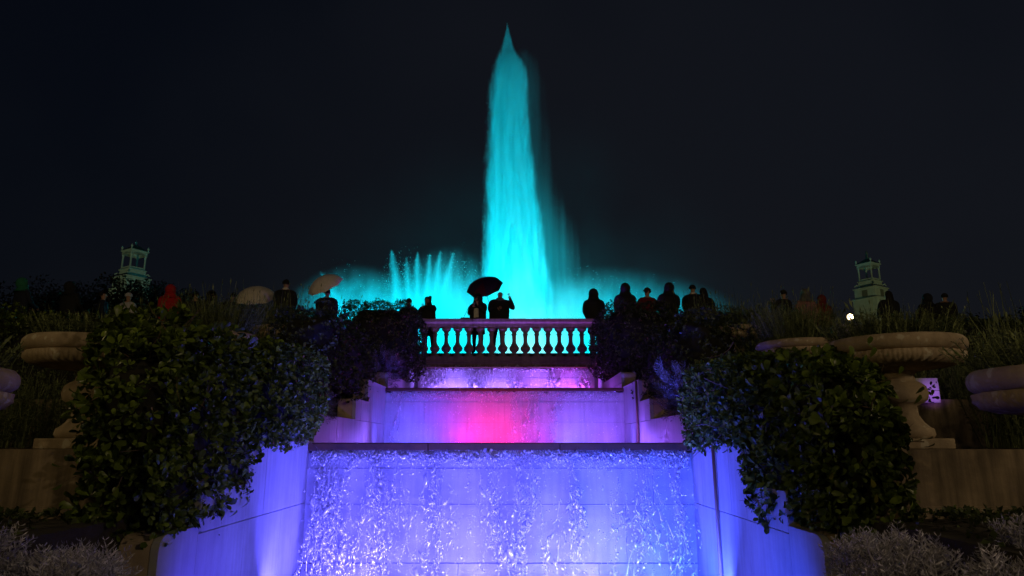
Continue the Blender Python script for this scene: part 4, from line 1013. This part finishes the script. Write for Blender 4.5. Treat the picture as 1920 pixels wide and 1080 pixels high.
# neighbouring cascade wall seen in a gap under the wide right urn
sc_ = P(1741, 732, 8.85); sw = empty('side_cascade', (0, 0, 0)); tag(sw, 'bit of purple lit wall seen in the gap under the wide right urn', 'wall')
for k in range(2):
    box('panel', (sc_.x-.16, 8.85, E+0.50+.16*k), (sc_.x+.14, 8.90, E+.655+.16*k), M['panel'], sw, .004)

shrub('evergreen_shrub', 'sparse dark sprig in front of the purple lit gap', 'shrub', (5.1, 8.1, E+0.62), (0.20, 0.1, 0.20), 12, 0.06, M['hedge'], 121, 6, G1)
# ------------------------------------------------------------------ fountain water and spray (scattering volumes lit by the floodlights)
def vol_out(m, dens, col=(1, 1, 1), aniso=0.0, step=0.12):
    m.t.nodes.remove(m.b); v = m.n('ShaderNodeVolumeScatter'); v.inputs['Color'].default_value = (*col, 1); v.inputs['Anisotropy'].default_value = aniso
    if isinstance(dens, (int, float)): v.inputs['Density'].default_value = dens
    else: m.l(dens, v.inputs['Density'])
    m.l(v.outputs[0], m.out.inputs['Volume'])
    try: m.m.cycles.volume_step_rate = step
    except Exception: pass
    return m.m
def curve(m, f, pts):
    c = m.n('ShaderNodeFloatCurve'); m.l(f, c.inputs['Value']); cu = c.mapping.curves[0]
    cu.points[0].location = pts[0]; cu.points[1].location = pts[-1]
    for p in pts[1:-1]: cu.points.new(*p)
    c.mapping.update(); return c.outputs[0]

def jet_object(name, label, Y, rows, D, nscale, edge, step=0.1, depth=None, parent=None, noise_amt=0.5):
    """rows: (v, u_left, u_right) of the plume from top to foot; built as a round-section plume at distance Y."""
    pts = []
    for v, ul, ur in rows:
        a = P(ul, v, Y); b = P(ur, v, Y); pts.append((a.z, (a.x+b.x)/2, (b.x-a.x)/2))
    pts.sort(); z0 = pts[0][0]; H = pts[-1][0]-z0; cx0 = pts[0][1]; n = 20; V = []; F = []
    Rm = max(p[2] for p in pts)*1.0; XM = 8.0
    for i, (z, cx, r) in enumerate(pts):
        for k in range(n):
            a = 2*PI*k/n; V.append((cx-cx0+(r*1.35+.12)*math.cos(a), (r*1.35+.12)*math.sin(a), z-z0))
    for i in range(len(pts)-1):
        for k in range(n): k2 = (k+1) % n; F.append((i*n+k, i*n+k2, (i+1)*n+k2, (i+1)*n+k))
    bm = bmesh.new(); vs = [bm.verts.new(v) for v in V]
    for f in F: bm.faces.new([vs[i] for i in f])
    bm.faces.new(vs[:n][::-1]); bm.faces.new(vs[-n:]); bmesh.ops.recalc_face_normals(bm, faces=bm.faces)
    m = NT(name + ' spray'); tc = m.n('ShaderNodeTexCoord'); sp = m.n('ShaderNodeSeparateXYZ'); m.l(tc.outputs['Object'], sp.inputs[0])
    h = m.math('DIVIDE', sp.outputs[2], H)
    R = m.math('MULTIPLY', curve(m, h, [((p[0]-z0)/H, p[2]/Rm) for p in pts]), Rm)
    cx = m.math('MULTIPLY', m.math('SUBTRACT', curve(m, h, [((p[0]-z0)/H, 0.5+(p[1]-cx0)/XM) for p in pts]), 0.5), XM)
    dx = m.math('SUBTRACT', sp.outputs[0], cx); rr = m.math('DIVIDE', m.math('SQRT', m.math('ADD', m.math('MULTIPLY', dx, dx), m.math('MULTIPLY', sp.outputs[1], sp.outputs[1]))), R)
    mp = m.n('ShaderNodeMapping'); mp.inputs['Scale'].default_value = nscale; m.l(tc.outputs['Object'], mp.inputs[0])
    nz = m.noise(mp.outputs[0], 1.0, 6, 0.68)
    rr = m.math('ADD', rr, m.math('MULTIPLY', m.math('SUBTRACT', nz, 0.5), noise_amt))
    e = m.math('DIVIDE', m.math('SUBTRACT', 1.0, rr), edge, clamp=True)
    dens = m.math('MULTIPLY', m.math('MULTIPLY', e, e), D)
    mat = vol_out(m, dens, step=step)
    o = link(name, bm_mesh(name, bm), parent, mat); o.location = (cx0, Y, z0)
    if label: tag(o, label, 'fountain jet', None)
    return o

main = jet_object('water_jet', 'tall turquoise main jet of the fountain rising into the night', JY,
    [(43, 950, 952), (62, 946, 957), (82, 940, 963), (100, 934, 970), (112, 929, 979), (125, 925, 986), (160, 918, 993), (220, 914, 994), (300, 911, 1004), (380, 908, 1014), (460, 904, 1026), (540, 898, 1036), (640, 890, 1050), (700, 885, 1056)],
    1.35, (2.4, 2.4, 0.42), 0.34, 0.045, noise_amt=0.95)
veil = jet_object('wind_blown_veil', None, JY+1.5, [(95, 965, 995), (140, 962, 1022), (220, 958, 1030), (330, 955, 1042), (430, 950, 1085), (520, 945, 1115), (620, 940, 1130), (690, 930, 1140)], 0.10, (1.4, 1.4, 0.09), 1.0, 0.12, noise_amt=1.7)
tag(veil, kind='stuff')
G3 = 'small jets left of the main jet'
for u, v, w, lb in ((734, 468, 13, 'leftmost and tallest small jet with sparkling tip'), (762, 482, 11, 'second small jet from the left'), (783, 472, 12, 'third small jet from the left'), (806, 476, 11, 'fourth small jet from the left'),
                    (826, 470, 12, 'fifth small jet, in the middle of the fan'), (850, 474, 13, 'rightmost small jet, leaning towards the main jet'), (600, 508, 22, 'low arching jet at the far left of the spray')):
    c = 780; sl = (u-c)*0.0034; w *= (1.3, 1.9, 1.4, 2.2, 1.6, 2.3, 1.7)[(int(u)*7) % 7]
    o = jet_object('small_water_jet', lb, JY-1, [(v, u-2, u+2), (v+25, u-w*.6-sl*25, u+w*.6-sl*25), (v+70, u-w-sl*60, u+w-sl*60), (640, u-w*1.3-sl*120, u+w*1.3-sl*120), (690, u-w*1.3-sl*150, u+w*1.3-sl*150)], 0.95, (3.2, 3.2, 0.55), 1.1, 0.10, noise_amt=1.5)
    o['group'] = G3

def mist(name, c, h, D, nscale, seed, edge=0.75, amt=1.3, step=0.15):
    bm = bmesh.new(); bmesh.ops.create_icosphere(bm, subdivisions=3, radius=1.0)
    for v in bm.verts: v.co = Vector((v.co.x*h[0], v.co.y*h[1], v.co.z*h[2]))
    m = NT(name+' air'); tc = m.n('ShaderNodeTexCoord'); mp = m.n('ShaderNodeMapping'); mp.inputs['Scale'].default_value = [1/x for x in h]; m.l(tc.outputs['Object'], mp.inputs[0])
    ln = m.n('ShaderNodeVectorMath', operation='LENGTH'); m.l(mp.outputs[0], ln.inputs[0])
    mp2 = m.n('ShaderNodeMapping'); mp2.inputs['Scale'].default_value = nscale; mp2.inputs['Location'].default_value = (seed*3.1, seed*1.7, seed); m.l(tc.outputs['Object'], mp2.inputs[0])
    nz = m.noise(mp2.outputs[0], 1.0, 4, 0.6)
    e = m.math('SUBTRACT', 1.0, ln.outputs['Value'], clamp=True)
    f = m.math('MULTIPLY', m.math('ADD', m.math('MULTIPLY', m.math('SUBTRACT', nz, 0.5), amt*3), 0.6, clamp=True), m.math('POWER', e, 1.8))
    dens = m.math('MULTIPLY', f, D)
    o = link(name, bm_mesh(name, bm), None, vol_out(m, dens, step=step)); o.location = c; tag(o, kind='stuff'); return o
mist('mist', (-0.5, JY+0.5, E+3.2), (14.5, 4.0, 8.6), 1.7, (0.75, 0.75, 0.22), 1)
mist('mist', (-10.4, JY, E+5.2), (6.5, 3, 6.8), 1.9, (0.8, 0.8, 0.5), 2)
mist('mist', (-4.2, JY, E+4.6), (5.8, 3, 8.8), 1.2, (1.5, 1.5, 0.20), 4)
mist('mist', (6.5, JY+1, E+4.2), (12.5, 4.0, 8.0), 1.6, (0.8, 0.8, 0.28), 3)
mist('mist', (1.0, JY+3, E+9), (24, 7, 18), 0.0040, (0.12, 0.12, 0.10), 5)

# fine drops thrown off by the small jets and the main jet
r = np.random.default_rng(77); ps = []
for u, v in ((734, 470), (762, 484), (783, 476), (806, 478), (826, 474), (850, 474), (870, 490), (640, 520)):
    n = 170; t = r.random(n)**1.1; sp_ = 4 + t*26; uu = u + r.normal(0, 1, n)*sp_*0.5; vv = v + t*110
    for a, b in zip(uu, vv): ps.append(P(a, b, JY-2.2+r.normal(0, .4)))
for k in range(500):
    v = r.uniform(120, 560); edge = np.interp(v, [43, 100, 160, 300, 460, 640], [949, 931, 919, 912, 907, 899]); ps.append(P(edge + 2 - abs(r.normal(0, 3.5)), v, JY-1.5))
for k in range(7000):      # grain of spray over the whole low fan
    uu = r.choice([r.normal(650, 45), r.normal(745, 22), r.normal(810, 50), r.normal(900, 40), r.normal(1150, 90)]); top = np.interp(uu, [560, 620, 700, 740, 860, 900, 1060, 1200, 1330], [560, 520, 540, 500, 500, 520, 500, 540, 580])
    ps.append(P(uu, top + r.normal(38, 26), JY-2.4+r.normal(0, .5)))
ps = np.array([p[:] for p in ps]); V, F = blobs_geo(ps, 0.0060*r.lognormal(0, .4, len(ps)), r.uniform(.8, 2.0, len(ps)), 5)
o = link('spray_drops', np_mesh('spray_drops', V, F, True), None, M['drop']); tag(o, kind='stuff')
